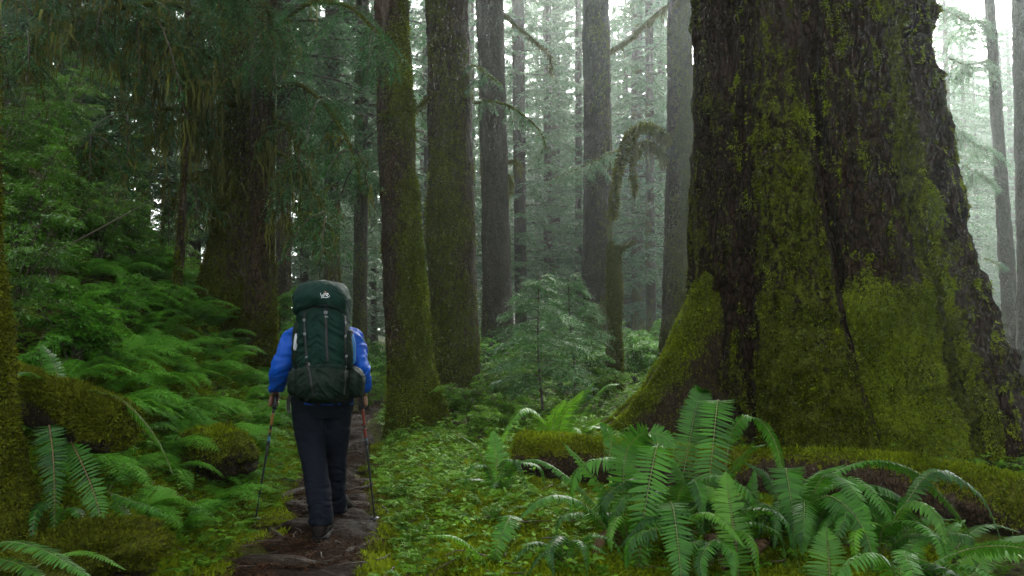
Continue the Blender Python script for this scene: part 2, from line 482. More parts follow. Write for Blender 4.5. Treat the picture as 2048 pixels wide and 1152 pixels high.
# ---------------------------------------------------------------- conifer foliage
UP = np.array([0, 0, 1.0])
def feather(geo, axis, n_tw, tw_len, leaf_len, leaf_w, rng, K=8, droop=0.25, profile=None, tint=0.5, spread=0.95, t0=0.06, tvar=0.3, flat=0.3, forward=0.55):
    """flat conifer spray: side twigs along an axis curve, leaflets on both sides of every twig"""
    axis = np.asarray(axis, float); n = len(axis)
    u = np.sort(t0 + (1 - t0) * (np.arange(n_tw) + rng.random(n_tw) * .8) / n_tw).clip(0, 1)
    idx = u * (n - 1); i = np.minimum(idx.astype(int), n - 2); f = (idx - i)[:, None]
    P = axis[i] * (1 - f) + axis[i + 1] * f
    tg = unit(axis[i + 1] - axis[i])
    side = unit(np.cross(tg, UP) + rng.normal(0, .12, (n_tw, 3)))
    sg = np.where(np.arange(n_tw) % 2 == 0, 1.0, -1.0)[:, None]
    d = unit(tg * forward + side * sg * spread + rng.normal(0, .18, (n_tw, 3)))
    prof = (profile(u) if profile else (1 - u) ** 0.7 * 0.85 + 0.15)
    L = tw_len * prof * (0.7 + 0.6 * rng.random(n_tw))
    s = np.linspace(0.06, 1.0, K)[None, :, None]
    dr = droop * (0.6 + 0.8 * rng.random(n_tw))[:, None, None]
    tp = P[:, None] + d[:, None] * (L[:, None, None] * s) - UP * dr * L[:, None, None] * s ** 2
    tt = unit(d[:, None] - UP * 2 * dr * s)
    sd = unit(np.cross(tt, UP + rng.normal(0, flat, (n_tw, 1, 3))))
    tw_t = np.clip(tint + rng.normal(0, tvar * .6, (n_tw, 1)), 0, 1)
    for sgn in (1, -1):
        ld = unit(tt * 0.75 + sd * sgn * 0.8 - UP * 0.12 + rng.normal(0, .18, tp.shape))
        ll = leaf_len * (1.05 - 0.55 * s[..., 0]) * (0.75 + 0.5 * rng.random((n_tw, K)))
        nrm = UP + rng.normal(0, .35, tp.shape)
        geo.kites(tp.reshape(-1, 3), ld.reshape(-1, 3), nrm.reshape(-1, 3), ll.ravel(), leaf_w * (0.8 + .4 * rng.random(n_tw * K)),
                  np.clip(tw_t + rng.normal(0, tvar * .5, (n_tw, K)), 0.0, 1).ravel())
    return tp

def hang_moss(geo, P, L, rng, w=0.02, K=6, tint=0.5):
    """tufts of moss strands hanging from points P"""
    P = np.repeat(P, 4, 0) + rng.normal(0, .022, (len(P) * 4, 3)); L = np.repeat(L, 4) * rng.uniform(.3, 1.0, len(P))
    m = len(P)
    s = np.linspace(0, 1, K)[None, :, None]
    off = np.cumsum(rng.normal(0, 0.020, (m, K, 3)), 1) * np.array([1, 1, .4])
    line = P[:, None] + off - UP * (L[:, None, None] * s)
    a = rng.random(m) * math.pi
    sv = np.stack([np.cos(a), np.sin(a), 0 * a], -1)[:, None]
    wd = w * (0.5 + rng.random((m, K, 1))) * (1.05 - s ** 2) * (0.6 + 0.8 * rng.random((m, 1, 1)))
    geo.strips(line, sv * wd, np.clip(tint + rng.normal(0, .25, m), 0, 1))

def conifer_mesh(seed, H, z0, nb, Lmax, n_tw=26, K=5, leaf=0.16, moss=False, r0=0.2, tw=0.55):
    """crown of a conifer whose base is the origin: branches from z0 to H, one mesh"""
    rng = np.random.default_rng(seed)
    g = Geo(); b = Geo()
    for k in range(nb):
        q = (k + rng.random()) / nb
        z = z0 + (H - z0) * q ** 1.15
        az = k * 2.39996 + rng.normal(0, .3)
        L = Lmax * ((1 - q) ** 0.75 * 0.9 + 0.1) * (0.55 + 0.6 * rng.random()) * (0.55 + 0.45 * smooth(0, .12, q))
        dh = np.array([math.cos(az), math.sin(az), 0])
        s = np.linspace(0, 1, 9)[:, None]
        sag = rng.uniform(0.12, 0.42)
        wob = np.cumsum(rng.normal(0, .03, (9, 3)), 0) * L * .3
        ax = UP * z + dh * (L * s) + UP * (L * (0.10 * s - sag * s ** 1.8)) + wob * s
        b.tube(ax, np.linspace(0.012 + 0.008 * L, 0.004, 9), 4, 0.2, cap=False)
        feather(g, ax, int(n_tw * (0.5 + 0.5 * L / Lmax)) + 4, tw * (0.4 + 0.6 * L / Lmax), leaf, leaf * .36, rng, K, 0.30, None, 0.45 + rng.normal(0, .12))
    return g, b

def stem_rings(name, P, rad, sides, seed, bark_amp=0.02, flare=0.0, flare_h=0.8, lobes=5, z_base=0.0, fine=0.012, side_moss=0.5, mossy_low=0.6):
    """trunk surface through centres P (n x 3) with radii; returns V, Q, moss"""
    rng = np.random.default_rng(seed)
    n = len(P)
    a = np.arange(sides) / sides * 2 * math.pi
    ph = rng.random(4) * 6.28
    zz = (P[:, 2] - z_base)[:, None]
    fl = flare * np.exp(-np.maximum(zz, -0.1) / flare_h)
    lob = 0.5 * np.cos(lobes * a + ph[0]) + 0.3 * np.cos((lobes - 2) * a + ph[1])
    r = rad[:, None] * (1 + fl * (0.75 + 0.55 * lob[None]) + 0.035 * np.cos(2 * a + ph[2])[None])
    dirs = np.stack([np.cos(a), np.sin(a), 0 * a], -1)
    q = P[:, None] + dirs[None] * r[..., None]
    st = q * np.array([1, 1, .22])
    rid = 1 - np.abs(fbm(st * 9.0, 3, seed))
    rid2 = fbm(q * np.array([1, 1, .4]) * 24, 2, seed + 7)
    big = fbm(q * 1.6, 2, seed + 3)
    r = r + bark_amp * (rid - .75) * 1.6 + fine * rid2 + bark_amp * 1.5 * big
    V = P[:, None] + dirs[None] * r[..., None]
    moss = 0.10 + 0.35 * big + side_moss * (0.5 * np.cos(a - ph[3]))[None] + mossy_low * np.exp(-np.maximum(zz, 0) / 0.9)
    return V, np.clip(moss, 0, 1)

def moss_tufts(geo, V, N, mask, count, rng, L=0.035, W=0.012, droop=0.35, tint=0.5, out=0.9):
    w = np.clip(mask, 0, None).ravel(); 
    if w.sum() <= 0: return
    i = rng.choice(len(w), count, p=w / w.sum())
    p = V.reshape(-1, 3)[i] + rng.normal(0, .008, (count, 3)); nn = N.reshape(-1, 3)[i]
    d = unit(nn * out + rng.normal(0, .55, (count, 3)) - UP * droop)
    nr = rng.normal(0, 1, (count, 3)) + nn * .5
    tn = fbm(p * 5.0, 2, 77) * .45 + tint
    geo.kites(p - nn * .006, d, nr, L * (0.5 + rng.random(count)), W * (0.6 + .8 * rng.random(count)), np.clip(tn + rng.normal(0, .22, count), 0, 1))

def ring_normals(V):
    a = np.roll(V, -1, 1) - np.roll(V, 1, 1)
    b = np.gradient(V, axis=0)
    n = np.cross(a, b)
    return unit(n)

def tree_from_photo(name, label, cat, prof, Y, H, mat, seed, sides=40, flare=0.35, group=None, crown=None, crown_mat=None, dz=0.05, tufts=0, r_scale=1.0, flare_h=0.6,
                    moss_side=0.5, moss_low=0.7, trunk_name='trunk', root=None, amp=0.02, zbase=None, tuft_mat='moss_olive', moss_add=0.0, lobes=5, crown_rz=0.0, tuft_len=0.035, cut_top=None):
    """trunk whose outline (left, right, py) is read from the photo, standing Y metres ahead"""
    pr = np.array(sorted(prof, key=lambda t: -t[2]), float)
    Wl = px2w(pr[:, 0], pr[:, 2], Y); Wr = px2w(pr[:, 1], pr[:, 2], Y)
    zc = (Wl[:, 2] + Wr[:, 2]) / 2; cx = (Wl[:, 0] + Wr[:, 0]) / 2; rr = (Wr[:, 0] - Wl[:, 0]) / 2 * r_scale
    zb = float(hfun(cx[0], Y)) if zbase is None else zbase
    ztop = cut_top if cut_top is not None else H + zb
    z_vis = max(zc[-1], zb + 1) + 0.6
    zs = np.concatenate([np.arange(zb - 0.35, min(z_vis, ztop), dz), np.linspace(min(z_vis, ztop), ztop, 2 if cut_top is not None else 14)])
    zs = np.unique(np.round(zs, 4))
    # outline inside the photo, straight line above it
    sl = (cx[-1] - cx[-2]) / max(zc[-1] - zc[-2], 1e-3) if len(zc) > 1 else 0
    X = np.where(zs <= zc[-1], np.interp(zs, zc, cx), cx[-1] + sl * (zs - zc[-1]) * 0.6)
    top_r = rr[-1]
    rad = np.where(zs <= zc[-1], np.interp(zs, zc, rr), top_r * np.clip(1 - (zs - zc[-1]) / max(H + zb - zc[-1], 1e-3), 0.06, 1))
    P = np.stack([X, np.full_like(zs, Y), zs], -1)
    V, moss = stem_rings(name, P, rad, sides, seed, amp, flare, flare_h, lobes, zb, fine=0.016, side_moss=moss_side, mossy_low=moss_low)
    moss = np.clip(moss + moss_add, 0, 1)
    base = (X[0], Y, zb)
    if root is None:
        root = empty(name, base, label, cat, group)
    o = np.array(root.location)
    Q = grid_faces(len(zs), sides, True)
    T = None; Vf = V.reshape(-1, 3); mf = moss.ravel()
    if cut_top is not None:
        c = V[-1].mean(0) + UP * 0.02
        Vf = np.vstack([Vf, c]); mf = np.append(mf, .8)
        j = np.arange(sides); k0 = (len(zs) - 1) * sides
        T = np.stack([np.full(sides, len(Vf) - 1), k0 + j, k0 + (j + 1) % sides], -1)
    add_obj(trunk_name, make_mesh(trunk_name, Vf - o, Q, T, {'moss': mf}), mat, root)
    if tufts:
        g = Geo()
        N = ring_normals(V)
        vis = (V[..., 2] < z_vis) * (N[..., 1] < 0.25)
        nz = fbm(V * 4.0, 3, seed + 50)
        mk = np.clip(moss * 1.1 + nz * .9 - 0.25, 0, 1) ** 1.5 * vis
        moss_tufts(g, V, N, mk, tufts, np.random.default_rng(seed), tuft_len, tuft_len * .33)
        tag(g.build('moss', M[tuft_mat], root), kind='stuff')
    if crown is not None:
        c = add_obj('crown', crown, None, root)
        c.location = (0, 0, 0); c.rotation_euler = (0, 0, crown_rz)
    return root

def limb_along(root, pts, r0, r1, mat, seed=0, moss_n=0, name='limb', sides=8, n=26, tuft_len=0.04, wob=.18):
    ax = spline(pts, n)
    rng = np.random.default_rng(seed)
    ax = ax + np.cumsum(rng.normal(0, .006, ax.shape), 0) * np.linspace(0, 1, n)[:, None]
    g = Geo(); g.tube(ax, np.linspace(r0, r1, n), sides, 0.7, True, wob, seed)
    me = g.mesh(name, tuple(root.location))
    a = me.attributes.new('moss', 'FLOAT', 'POINT'); a.data.foreach_set('value', np.full(len(me.vertices), .55, np.float32))
    o = add_obj(name, me, mat, root)
    if moss_n:
        gm = Geo()
        i = rng.integers(0, n, moss_n); f = rng.random(moss_n)[:, None]
        P = ax[i] * (1 - f) + ax[np.minimum(i + 1, n - 1)] * f
        rad = np.linspace(r0, r1, n)[i][:, None]
        d = unit(rng.normal(0, 1, (moss_n, 3)) * np.array([1, 1, .8]))
        gm.kites(P + d * rad * .9, unit(d - UP * .5), rng.normal(0, 1, (moss_n, 3)), tuft_len * (0.5 + rng.random(moss_n)), tuft_len * .35, np.clip(rng.normal(.5, .25, moss_n), 0, 1))
        tag(gm.build('moss', M['moss_olive'], o, tuple(root.location)), kind='stuff')
    return o, ax

# shared crowns of the conifers standing behind (base at origin): foliage first, then the bare branches
def crown_pair(seed, **kw):
    g, b = conifer_mesh(seed, **kw)
    k = len(g.V) and sum(len(v) for v in g.V)
    nq = sum(len(q) for q in g.Q)
    for v, q, a in zip(b.V, b.Q, b.A):
        pass
    V = np.concatenate(g.V + b.V); 
    Q = np.concatenate([np.concatenate(g.Q), np.concatenate(b.Q) + k])
    me = make_mesh('crown', V, Q, None, {'tint': np.concatenate(g.A + b.A)})
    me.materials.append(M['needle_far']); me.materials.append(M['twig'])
    mi = np.zeros(len(Q), np.int32); mi[nq:] = 1
    me.polygons.foreach_set('material_index', mi)
    return me

# ---------------------------------------------------------------- the giant tree on the right
def build_giant():
    Yc = 9.7
    prof = np.array([(1402, 1806, 0), (1401, 1830, 200), (1399, 1852, 350), (1398, 1873, 470), (1397, 1911, 620), (1396, 1953, 745), (1394, 2002, 860), (1390, 2052, 950)], float)[::-1]
    Wl = px2w(prof[:, 0], prof[:, 2], Yc); Wr = px2w(prof[:, 1], prof[:, 2], Yc)
    zc, cx, rr = Wl[:, 2], (Wl[:, 0] + Wr[:, 0]) / 2, (Wr[:, 0] - Wl[:, 0]) / 2
    zb = float(hfun(3.4, 8.6))
    zs = np.concatenate([np.arange(-0.5, 5.9, 0.0135), np.linspace(5.9, 27, 30)])
    u = np.concatenate([np.radians(np.linspace(-112, 112, 620, False)), np.radians(np.linspace(112, 248, 60, False))])
    X = np.where(zs <= zc[-1], np.interp(zs, zc, cx), cx[-1])
    rad = np.where(zs <= zc[-1], np.interp(zs, zc, rr), rr[-1] * np.clip(1 - (zs - zc[-1]) / 24, .1, 1))
    rad = rad * np.where(zs < zc[0], 1.0, 1.0)
    Z, U = np.meshgrid(zs, u, indexing='ij')
    Rr = rad[:, None] * np.ones_like(U); XX = X[:, None] * np.ones_like(U)
    deg = np.degrees(U)
    zn = np.clip((Z - 0.2) / 4.0, 0, 1.6)
    wav = 2.2 * fbm(np.stack([Z * 0.7, 0 * Z, 0 * Z], -1), 2, 5)
    # groove lines between the flutes, degrees from the viewer's side
    e = [np.full_like(Z, -112.0), -50 + wav + 1.5 * zn, -12.5 - 7 * zn + wav, 18 + 4 * zn + wav * .7, 52 + wav, np.full_like(Z, 112.0)]
    bulge = [0.06, 0.17, 0.10, 0.09, 0.06]
    off = [-0.02, 0.075, -0.070, 0.060, 0.0]
    lobe = np.zeros_like(Z); which = np.zeros_like(Z, int)
    for k in range(5):
        t = (deg - e[k]) / (e[k + 1] - e[k])
        inside = (t >= 0) & (t < 1)
        val = bulge[k] * (np.clip(np.sin(np.pi * np.clip(t, 0, 1)), 0, 1) ** 0.55 - 0.6) + off[k]
        lobe = np.where(inside, val, lobe); which = np.where(inside, k, which)
    front = (np.abs(deg) < 111)
    amp = np.clip(1.25 - 0.45 * zn, 0.55, 1.3)
    # outline stays as in the photo: flutes act where the bark turns towards the viewer
    face = np.clip(np.cos(U) * 1.6, 0, 1)
    Rr = Rr * (1 + lobe * amp * face * front)
    d = np.stack([np.sin(U), -np.cos(U), 0 * U], -1)
    q = np.stack([XX, np.full_like(Z, Yc), Z], -1) + d * Rr[..., None]
    lean = np.clip(deg / 90, -1, 1)
    qs = np.stack([q[..., 0] - lean * 0.16 * Z, q[..., 1], q[..., 2] * 0.13], -1)
    w = fbm(q * 1.7, 2, 11)[..., None] * 0.10
    rid = 1 - np.abs(fbm((qs + w) * 6.5, 4, 13, .55)) * 1.6
    plate = fbm((qs * np.array([1, 1, 2.6]) + w) * 17, 3, 17, .6)
    big = fbm(q * 1.1, 2, 19)
    arc = U * 1.55 - lean * .10 * Z
    ribs = 1 - np.abs(fbm(np.stack([arc * 3.1 + .10 * fbm(q * 1.2, 2, 33), Z * .22, 0 * Z], -1), 3, 31, .45)) * 2.6
    vein = np.clip(1 - np.abs(fbm((qs * np.array([1, 1, .8]) + w * 1.5) * 4.2, 3, 15, .5)) * 2.6, 0, 1)
    Rr = Rr + 0.115 * (np.clip(ribs, -.3, 1) - .5) * (.45 + .55 * smooth(-30, 10, deg)) * (.3 + .7 * face) + 0.080 * (rid - .5) + 0.018 * plate + 0.05 * big + 0.110 * vein * (.5 + .5 * smooth(-20, 30, deg))
    # hollow burrow at the foot of the front flute and the dark fold in the middle one
    P0 = px2w(1500, 855, 8.2); hol = np.exp(-((q[..., 0] - P0[0]) / .16) ** 2 - ((Z - P0[2]) / .14) ** 2)
    P1 = px2w(1668, 650, 8.2); fold = np.exp(-((q[..., 0] - P1[0]) / .26) ** 2 - ((Z - P1[2]) / .075) ** 2)
    P2 = px2w(1500, 40, 8.4); scar = np.exp(-((q[..., 0] - P2[0]) / .10) ** 2 - ((Z - P2[2]) / .35) ** 2)
    Rr = Rr - 0.28 * hol * face - 0.16 * fold * face - 0.07 * scar * face
    # moss: thick on the middle flute and low down, patchy on the front flute, thin on the right
    low = np.exp(-np.maximum(Z - 0.2, 0) / 1.3)
    reg = np.choose(which, [0.30, 0.36, 0.20, 0.14, 0.22]) + 0.18 * vein
    mid = (which == 2) * smooth(2.15, 1.45, Z + .55 * fbm(q * 3.1, 3, 83)) * (0.75 + .35 * fbm(q * 4.3, 3, 84))
    frontm = (which == 1) * (0.22 * smooth(2.9, 1.2, Z) + 0.10)
    rightedge = smooth(55, 75, deg) * 0.35
    seam = np.exp(-((deg - e[3]) / 4) ** 2) * 0.45 - np.exp(-((deg - e[2]) / 2.2) ** 2) * 0.55 - np.exp(-((deg - e[1]) / 3.0) ** 2) * 0.45  # moss taken off two grooves so their shade lines show dark in the colour
    moss = reg + mid + frontm + np.choose(which, [.2, .16, .3, .06, .08]) * low + rightedge + seam + 0.30 * big - 0.5 * scar
    moss = np.clip(moss - 0.12, 0, 1)
    ml = fbm(q * np.array([6.5, 6.5, 5.0]), 3, 23)
    Rr = Rr + np.clip(moss * 1.3 + ml * .8 - .3, 0, 1) * (0.03 + 0.09 * ml) * (.35 + .65 * face)
    V = np.stack([XX, np.full_like(Z, Yc), Z], -1) + d * Rr[..., None]
    root = empty('giant_conifer', (cx[2], Yc, zb), 'enormous old conifer with fluted mossy trunk filling the right side behind the fallen log', 'tree')
    o = np.array(root.location)
    add_obj('trunk', make_mesh('trunk', V.reshape(-1, 3) - o, grid_faces(len(zs), len(u), True), None, {'moss': moss.ravel()}), M['bark_giant'], root)
    # moss cover
    a = np.gradient(V, axis=1); b = np.gradient(V, axis=0); N = unit(np.cross(a, b))
    flip = (N * d).sum(-1, keepdims=True) < 0; N = np.where(flip, -N, N)
    nz = fbm(V * np.array([13, 13, 8.0]), 3, 29) * 1.25
    mk = np.clip(moss * 1.3 + nz * 0.9 - 0.42, 0, 1) ** 1.3 * (Z < 6.0) * (np.abs(deg) < 100) * (Z > 0)
    rng = np.random.default_rng(4)
    g = Geo(); moss_tufts(g, V, N, mk * np.where(which == 2, 0.25, 1) * np.interp(Z, [0, 1.5, 3.0, 5.5], [1, .9, .6, .35]), 170000, rng, 0.026, 0.009, 0.75, 0.40)
    tag(g.build('moss', M['moss_olive'], root), kind='stuff')
    g = Geo(); mk2 = np.clip(mid * 1.4 + nz * .7 - .2, 0, 1) + (which == 3) * np.clip(seam * 1.4 + nz * .8 - .25, 0, 1) * (Z < 3)
    moss_tufts(g, V, N, mk2 * (np.abs(deg) < 60), 110000, rng, 0.036, 0.011, 0.9, 0.52)
    tag(g.build('moss', M['moss'], root), kind='stuff')
    # root flange sweeping down to the left
    top = px2w([1400, 1372, 1340, 1300, 1258, 1222, 1192, 1165], [560, 612, 690, 762, 812, 848, 876, 905], [9.5, 9.45, 9.4, 9.35, 9.3, 9.2, 9.1, 9.0])
    S = spline(np.vstack([top[0] + [0.5, 0.1, 0.9], top]), 150)
    k = np.linspace(-1, 1, 90)
    sgn = np.sign(k); kk = np.abs(k)
    tpos = np.linspace(0, 1, 150)
    V = np.zeros((150, 90, 3))
    zf = hfun(S[:, 0], S[:, 1]) - 0.2
    hgt = (S[:, 2] - zf)[:, None]
    drop = kk[None] ** 1.5
    halfw = (0.10 + 0.42 * np.minimum(hgt, 1.6) / 1.6 * kk[None] ** 1.1 + 0.10 * np.sqrt(kk)[None])
    V[..., 0] = S[:, 0, None] - 0.05 * kk
    V[..., 1] = S[:, 1, None] + sgn * halfw * np.where(kk > 0, 1, 0)
    V[..., 2] = S[:, 2, None] - hgt * drop
    lump = fbm(V * 3.2, 3, 61) * 0.07 + fbm(V * np.array([9, 9, 9]), 3, 63) * .03
    V[..., 1] += lump * sgn; V[..., 2] += lump * (1 - kk)
    a = np.gradient(V, axis=1); b = np.gradient(V, axis=0); N = unit(np.cross(a, b))
    outw = np.stack([0 * V[..., 0], sgn[None] * np.ones((150, 1)), 1.2 * (1 - kk)[None] * np.ones((150, 1))], -1)
    N = np.where((N * outw).sum(-1, keepdims=True) < 0, -N, N)
    nz = fbm(V * 4, 3, 66)
    mossr = np.clip(0.95 - 1.5 * kk[None] + .35 * nz, 0, 1)
    add_obj('root', make_mesh('root', V.reshape(-1, 3) - o, grid_faces(150, 90), None, {'moss': mossr.ravel()}), M['bark_moss'], root)
    g = Geo(); moss_tufts(g, V, N, np.clip(mossr + .2 * nz, 0, 1) ** 1.5, 26000, rng, 0.038, 0.012, 0.4, 0.5)
    tag(g.build('moss', M['moss'], root), kind='stuff')
    return root
giant = build_giant()

crowns = [crown_pair(11, H=20, z0=1.2, nb=120, Lmax=3.6, leaf=0.17, K=6),
          crown_pair(12, H=23, z0=2.5, nb=125, Lmax=4.0, leaf=0.18, K=6),
          crown_pair(13, H=17, z0=0.6, nb=110, Lmax=3.0, leaf=0.15, K=6),
          crown_pair(14, H=25, z0=5.0, nb=120, Lmax=4.4, leaf=0.19, K=6)]
high_crowns = [crown_pair(21, H=27, z0=9.5, nb=110, Lmax=5.4, n_tw=26, K=5, leaf=0.34, tw=1.0),  # crowns above the view, made dense to shade the near ground and air
               crown_pair(22, H=25, z0=8.0, nb=110, Lmax=5.0, n_tw=26, K=5, leaf=0.32, tw=1.0)]
thin_crowns = [crown_pair(31, H=27, z0=11, nb=34, Lmax=3.6, n_tw=20, K=5, leaf=0.28, tw=0.8), crown_pair(32, H=26, z0=12, nb=30, Lmax=3.2, n_tw=20, K=5, leaf=0.28, tw=0.8)]  # crowns above the view, kept sparse to let light into the middle distance
top_crown = crown_pair(23, H=28, z0=8.5, nb=150, Lmax=7.0, n_tw=24, K=5, leaf=0.32, tw=1.0)  # the giant's crown above the view, thickened to block light from the front

c = add_obj('crown', top_crown, None, giant); c.location = (0, 0, 0)

# ---- the mossy trunks one can tell apart, outlines read from the photo
twin = tree_from_photo('conifer_tree', 'big twin stemmed mossy conifer with hanging limbs at the top of the left bank', 'tree',
    [(452, 516, 0), (448, 514, 160), (440, 512, 300), (422, 506, 480), (400, 500, 570), (372, 496, 640), (350, 494, 690)], 11.0, 26, M['bark'], 31, 120, 0.12, tufts=26000, crown=high_crowns[0], amp=.03, moss_add=.30, dz=.02)
tree_from_photo('conifer_tree', None, None, [(504, 554, 0), (504, 550, 160), (503, 547, 300), (500, 548, 500), (488, 549, 620), (476, 550, 700), (470, 552, 760)], 10.6, 26, M['bark'], 33, 100, 0.12, root=twin, tufts=13000, amp=.03, moss_add=.22, dz=.02)
t1 = tree_from_photo('conifer_tree', 'mossy conifer trunk with flared foot just right of the trail', 'tree',
    [(750, 815, 0), (757, 826, 250), (766, 843, 500), (772, 856, 650), (778, 868, 740), (782, 884, 800), (782, 896, 850)], 11.5, 27, M['bark'], 35, 130, 0.14, tufts=24000, crown=high_crowns[1], crown_rz=1.0, amp=.022, dz=.018, moss_side=.7, flare_h=.35, moss_add=.12, tuft_mat='moss')
t2 = tree_from_photo('conifer_tree', 'thick scaly barked conifer trunk second to the right of the trail', 'tree',
    [(853, 935, 0), (857, 945, 300), (858, 950, 500), (862, 954, 650), (864, 960, 780), (862, 968, 850)], 13.0, 27, M['bark'], 37, 130, 0.10, tufts=18000, crown=high_crowns[0], crown_rz=2.2, amp=.025, dz=.02, moss_side=.6, flare_h=.4, moss_add=.08, tuft_mat='moss')
t3 = tree_from_photo('conifer_tree', 'straight grey brown conifer trunk behind the young hemlock', 'tree',
    [(952, 1005, 0), (960, 1013, 250), (965, 1018, 450), (967, 1025, 650), (960, 1030, 800)], 19.0, 27, M['bark_far'], 39, 40, 0.2, tufts=4000, crown=thin_crowns[1], crown_rz=.3, dz=.06)
t5 = tree_from_photo('conifer_tree', 'wide grey conifer trunk behind the broken snag', 'tree',
    [(1166, 1218, 0), (1168, 1222, 300), (1166, 1222, 500), (1166, 1224, 700), (1162, 1232, 820)], 21.0, 27, M['bark_far'], 41, 44, 0.2, tufts=3000, crown=thin_crowns[0], crown_rz=4.0, dz=.06, moss_add=.05)
t6 = tree_from_photo('conifer_tree', 'mossy olive trunk tight against the left edge of the giant conifer', 'tree',
    [(1338, 1384, 0), (1335, 1386, 200), (1330, 1387, 450), (1324, 1392, 650), (1316, 1402, 780)], 17.0, 27, M['bark'], 43, 40, 0.2, tufts=6000, crown=thin_crowns[1], crown_rz=5.0, dz=.06, moss_add=.25)
snag = tree_from_photo('broken_snag', 'broken mossy snag with one short stub arm at its top', 'snag',
    [(1214, 1243, 492), (1213, 1245, 650), (1211, 1249, 800)], 15.0, 3.0, M['bark_moss'], 45, 32, 0.15, tufts=5000, dz=.02, moss_add=.3, cut_top=float(px2w(1228, 492, 15.0)[2]), flare_h=.3)
limb_along(snag, px2w([1232, 1243, 1258, 1273], [512, 497, 490, 482], [15, 14.95, 14.9, 14.85]), .065, .028, M['bark_moss'], 3, 500, 'stub_arm', tuft_len=.035)
limb_along(snag, px2w([1222, 1221, 1223], [505, 492, 484], [15, 15, 15]), .06, .035, M['bark_moss'], 4, 200, 'broken_tip', tuft_len=.03, n=8)
edge_t = tree_from_photo('conifer_tree', 'moss wrapped trunk cut off by the left edge of the photo', 'tree',
    [(-75, -10, 0), (-78, -4, 300), (-82, 6, 500), (-90, 16, 680), (-100, 28, 850), (-110, 44, 950), (-120, 72, 1050)], 4.3, 22, M['bark_moss'], 47, 70, 0.05, tufts=22000, dz=.02, moss_add=.35, amp=.012, tuft_len=.022, zbase=0.42)
lean = tree_from_photo('thin_tree', 'thin dark leaning stem standing on the bank left of the twin trunk', 'tree',
    [(366, 378, 200), (362, 376, 330), (352, 369, 480), (343, 363, 590), (336, 360, 660)], 9.6, 9, M['bark'], 49, 16, 0.1, dz=.06, tufts=1200, amp=.006, tuft_len=.025)
far_right = tree_from_photo('conifer_tree', 'slim pale leaning trunk in the bright mist right of the giant conifer', 'tree',
    [(1970, 1987, 0), (1984, 2006, 250), (1998, 2026, 500), (2012, 2046, 720)], 19.0, 27, M['bark_far'], 51, 24, 0.1, dz=.08, tufts=1500, crown=thin_crowns[0], crown_rz=1.2)
edge_r = tree_from_photo('conifer_tree', 'grey trunk cut off by the right edge of the photo', 'tree',
    [(2027, 2066, 0), (2034, 2076, 400), (2040, 2086, 760)], 16.0, 27, M['bark_far'], 53, 28, 0.1, dz=.08, tufts=1500, crown=thin_crowns[1], crown_rz=3.2)

slim = [  # left, right at top; left, right at 650; Y; crown; label
    (650, 678, 648, 680, 24, 3, 'pale slim trunk rising straight above the backpack'),
    (712, 738, 706, 734, 23, 3, 'slim mossy trunk between the backpack and the flared trunk'),
    (556, 582, 552, 580, 19, 3, 'dim slim trunk close behind the twin stemmed conifer on its right side'),
    (846, 857, 848, 860, 30, 1, 'thin misty trunk seen in the gap between the two thick scaly trunks'),
    (1024, 1048, 1030, 1054, 32, 1, 'misty trunk just right of the straight grey brown trunk'),
    (1086, 1102, 1088, 1105, 38, 0, 'thin pale trunk left of its close neighbour above the young hemlock'),
    (1103, 1119, 1104, 1121, 41, 1, 'thin pale trunk right of its close neighbour above the young hemlock'),
    (1150, 1163, 1150, 1165, 36, 2, 'thin misty trunk touching the left side of the wide grey trunk'),
    (1290, 1306, 1292, 1312, 29, 1, 'slim misty trunk under the drooping mossy arm'),
    (1262, 1284, 1264, 1288, 34, 0, 'faint trunk right beside the broken snag'),
    (1316, 1329, 1314, 1328, 36, 2, 'faint thin trunk hugging the left of the mossy olive trunk'),
    (936, 948, 940, 953, 35, 2, 'faint trunk between the thick scaly trunk and the straight grey brown one'),
    (600, 616, 600, 618, 33, 0, 'faint trunk in the gap left of the backpack'),
    (742, 752, 742, 754, 37, 0, 'faint trunk touching the left edge of the flared trunk'),
]
for k, (a0, b0, a1, b1, Y, ci, lab) in enumerate(slim):
    tree_from_photo('conifer_tree', lab, 'tree', [(a0, b0, 0), (a1, b1, 650), (a1 - 2, b1 + 2, 800)], Y, 26, M['bark_far'], 60 + k, 18, 0.15, dz=.16, crown=crowns[ci], crown_rz=k * 1.7, moss_add=.1, amp=.015)

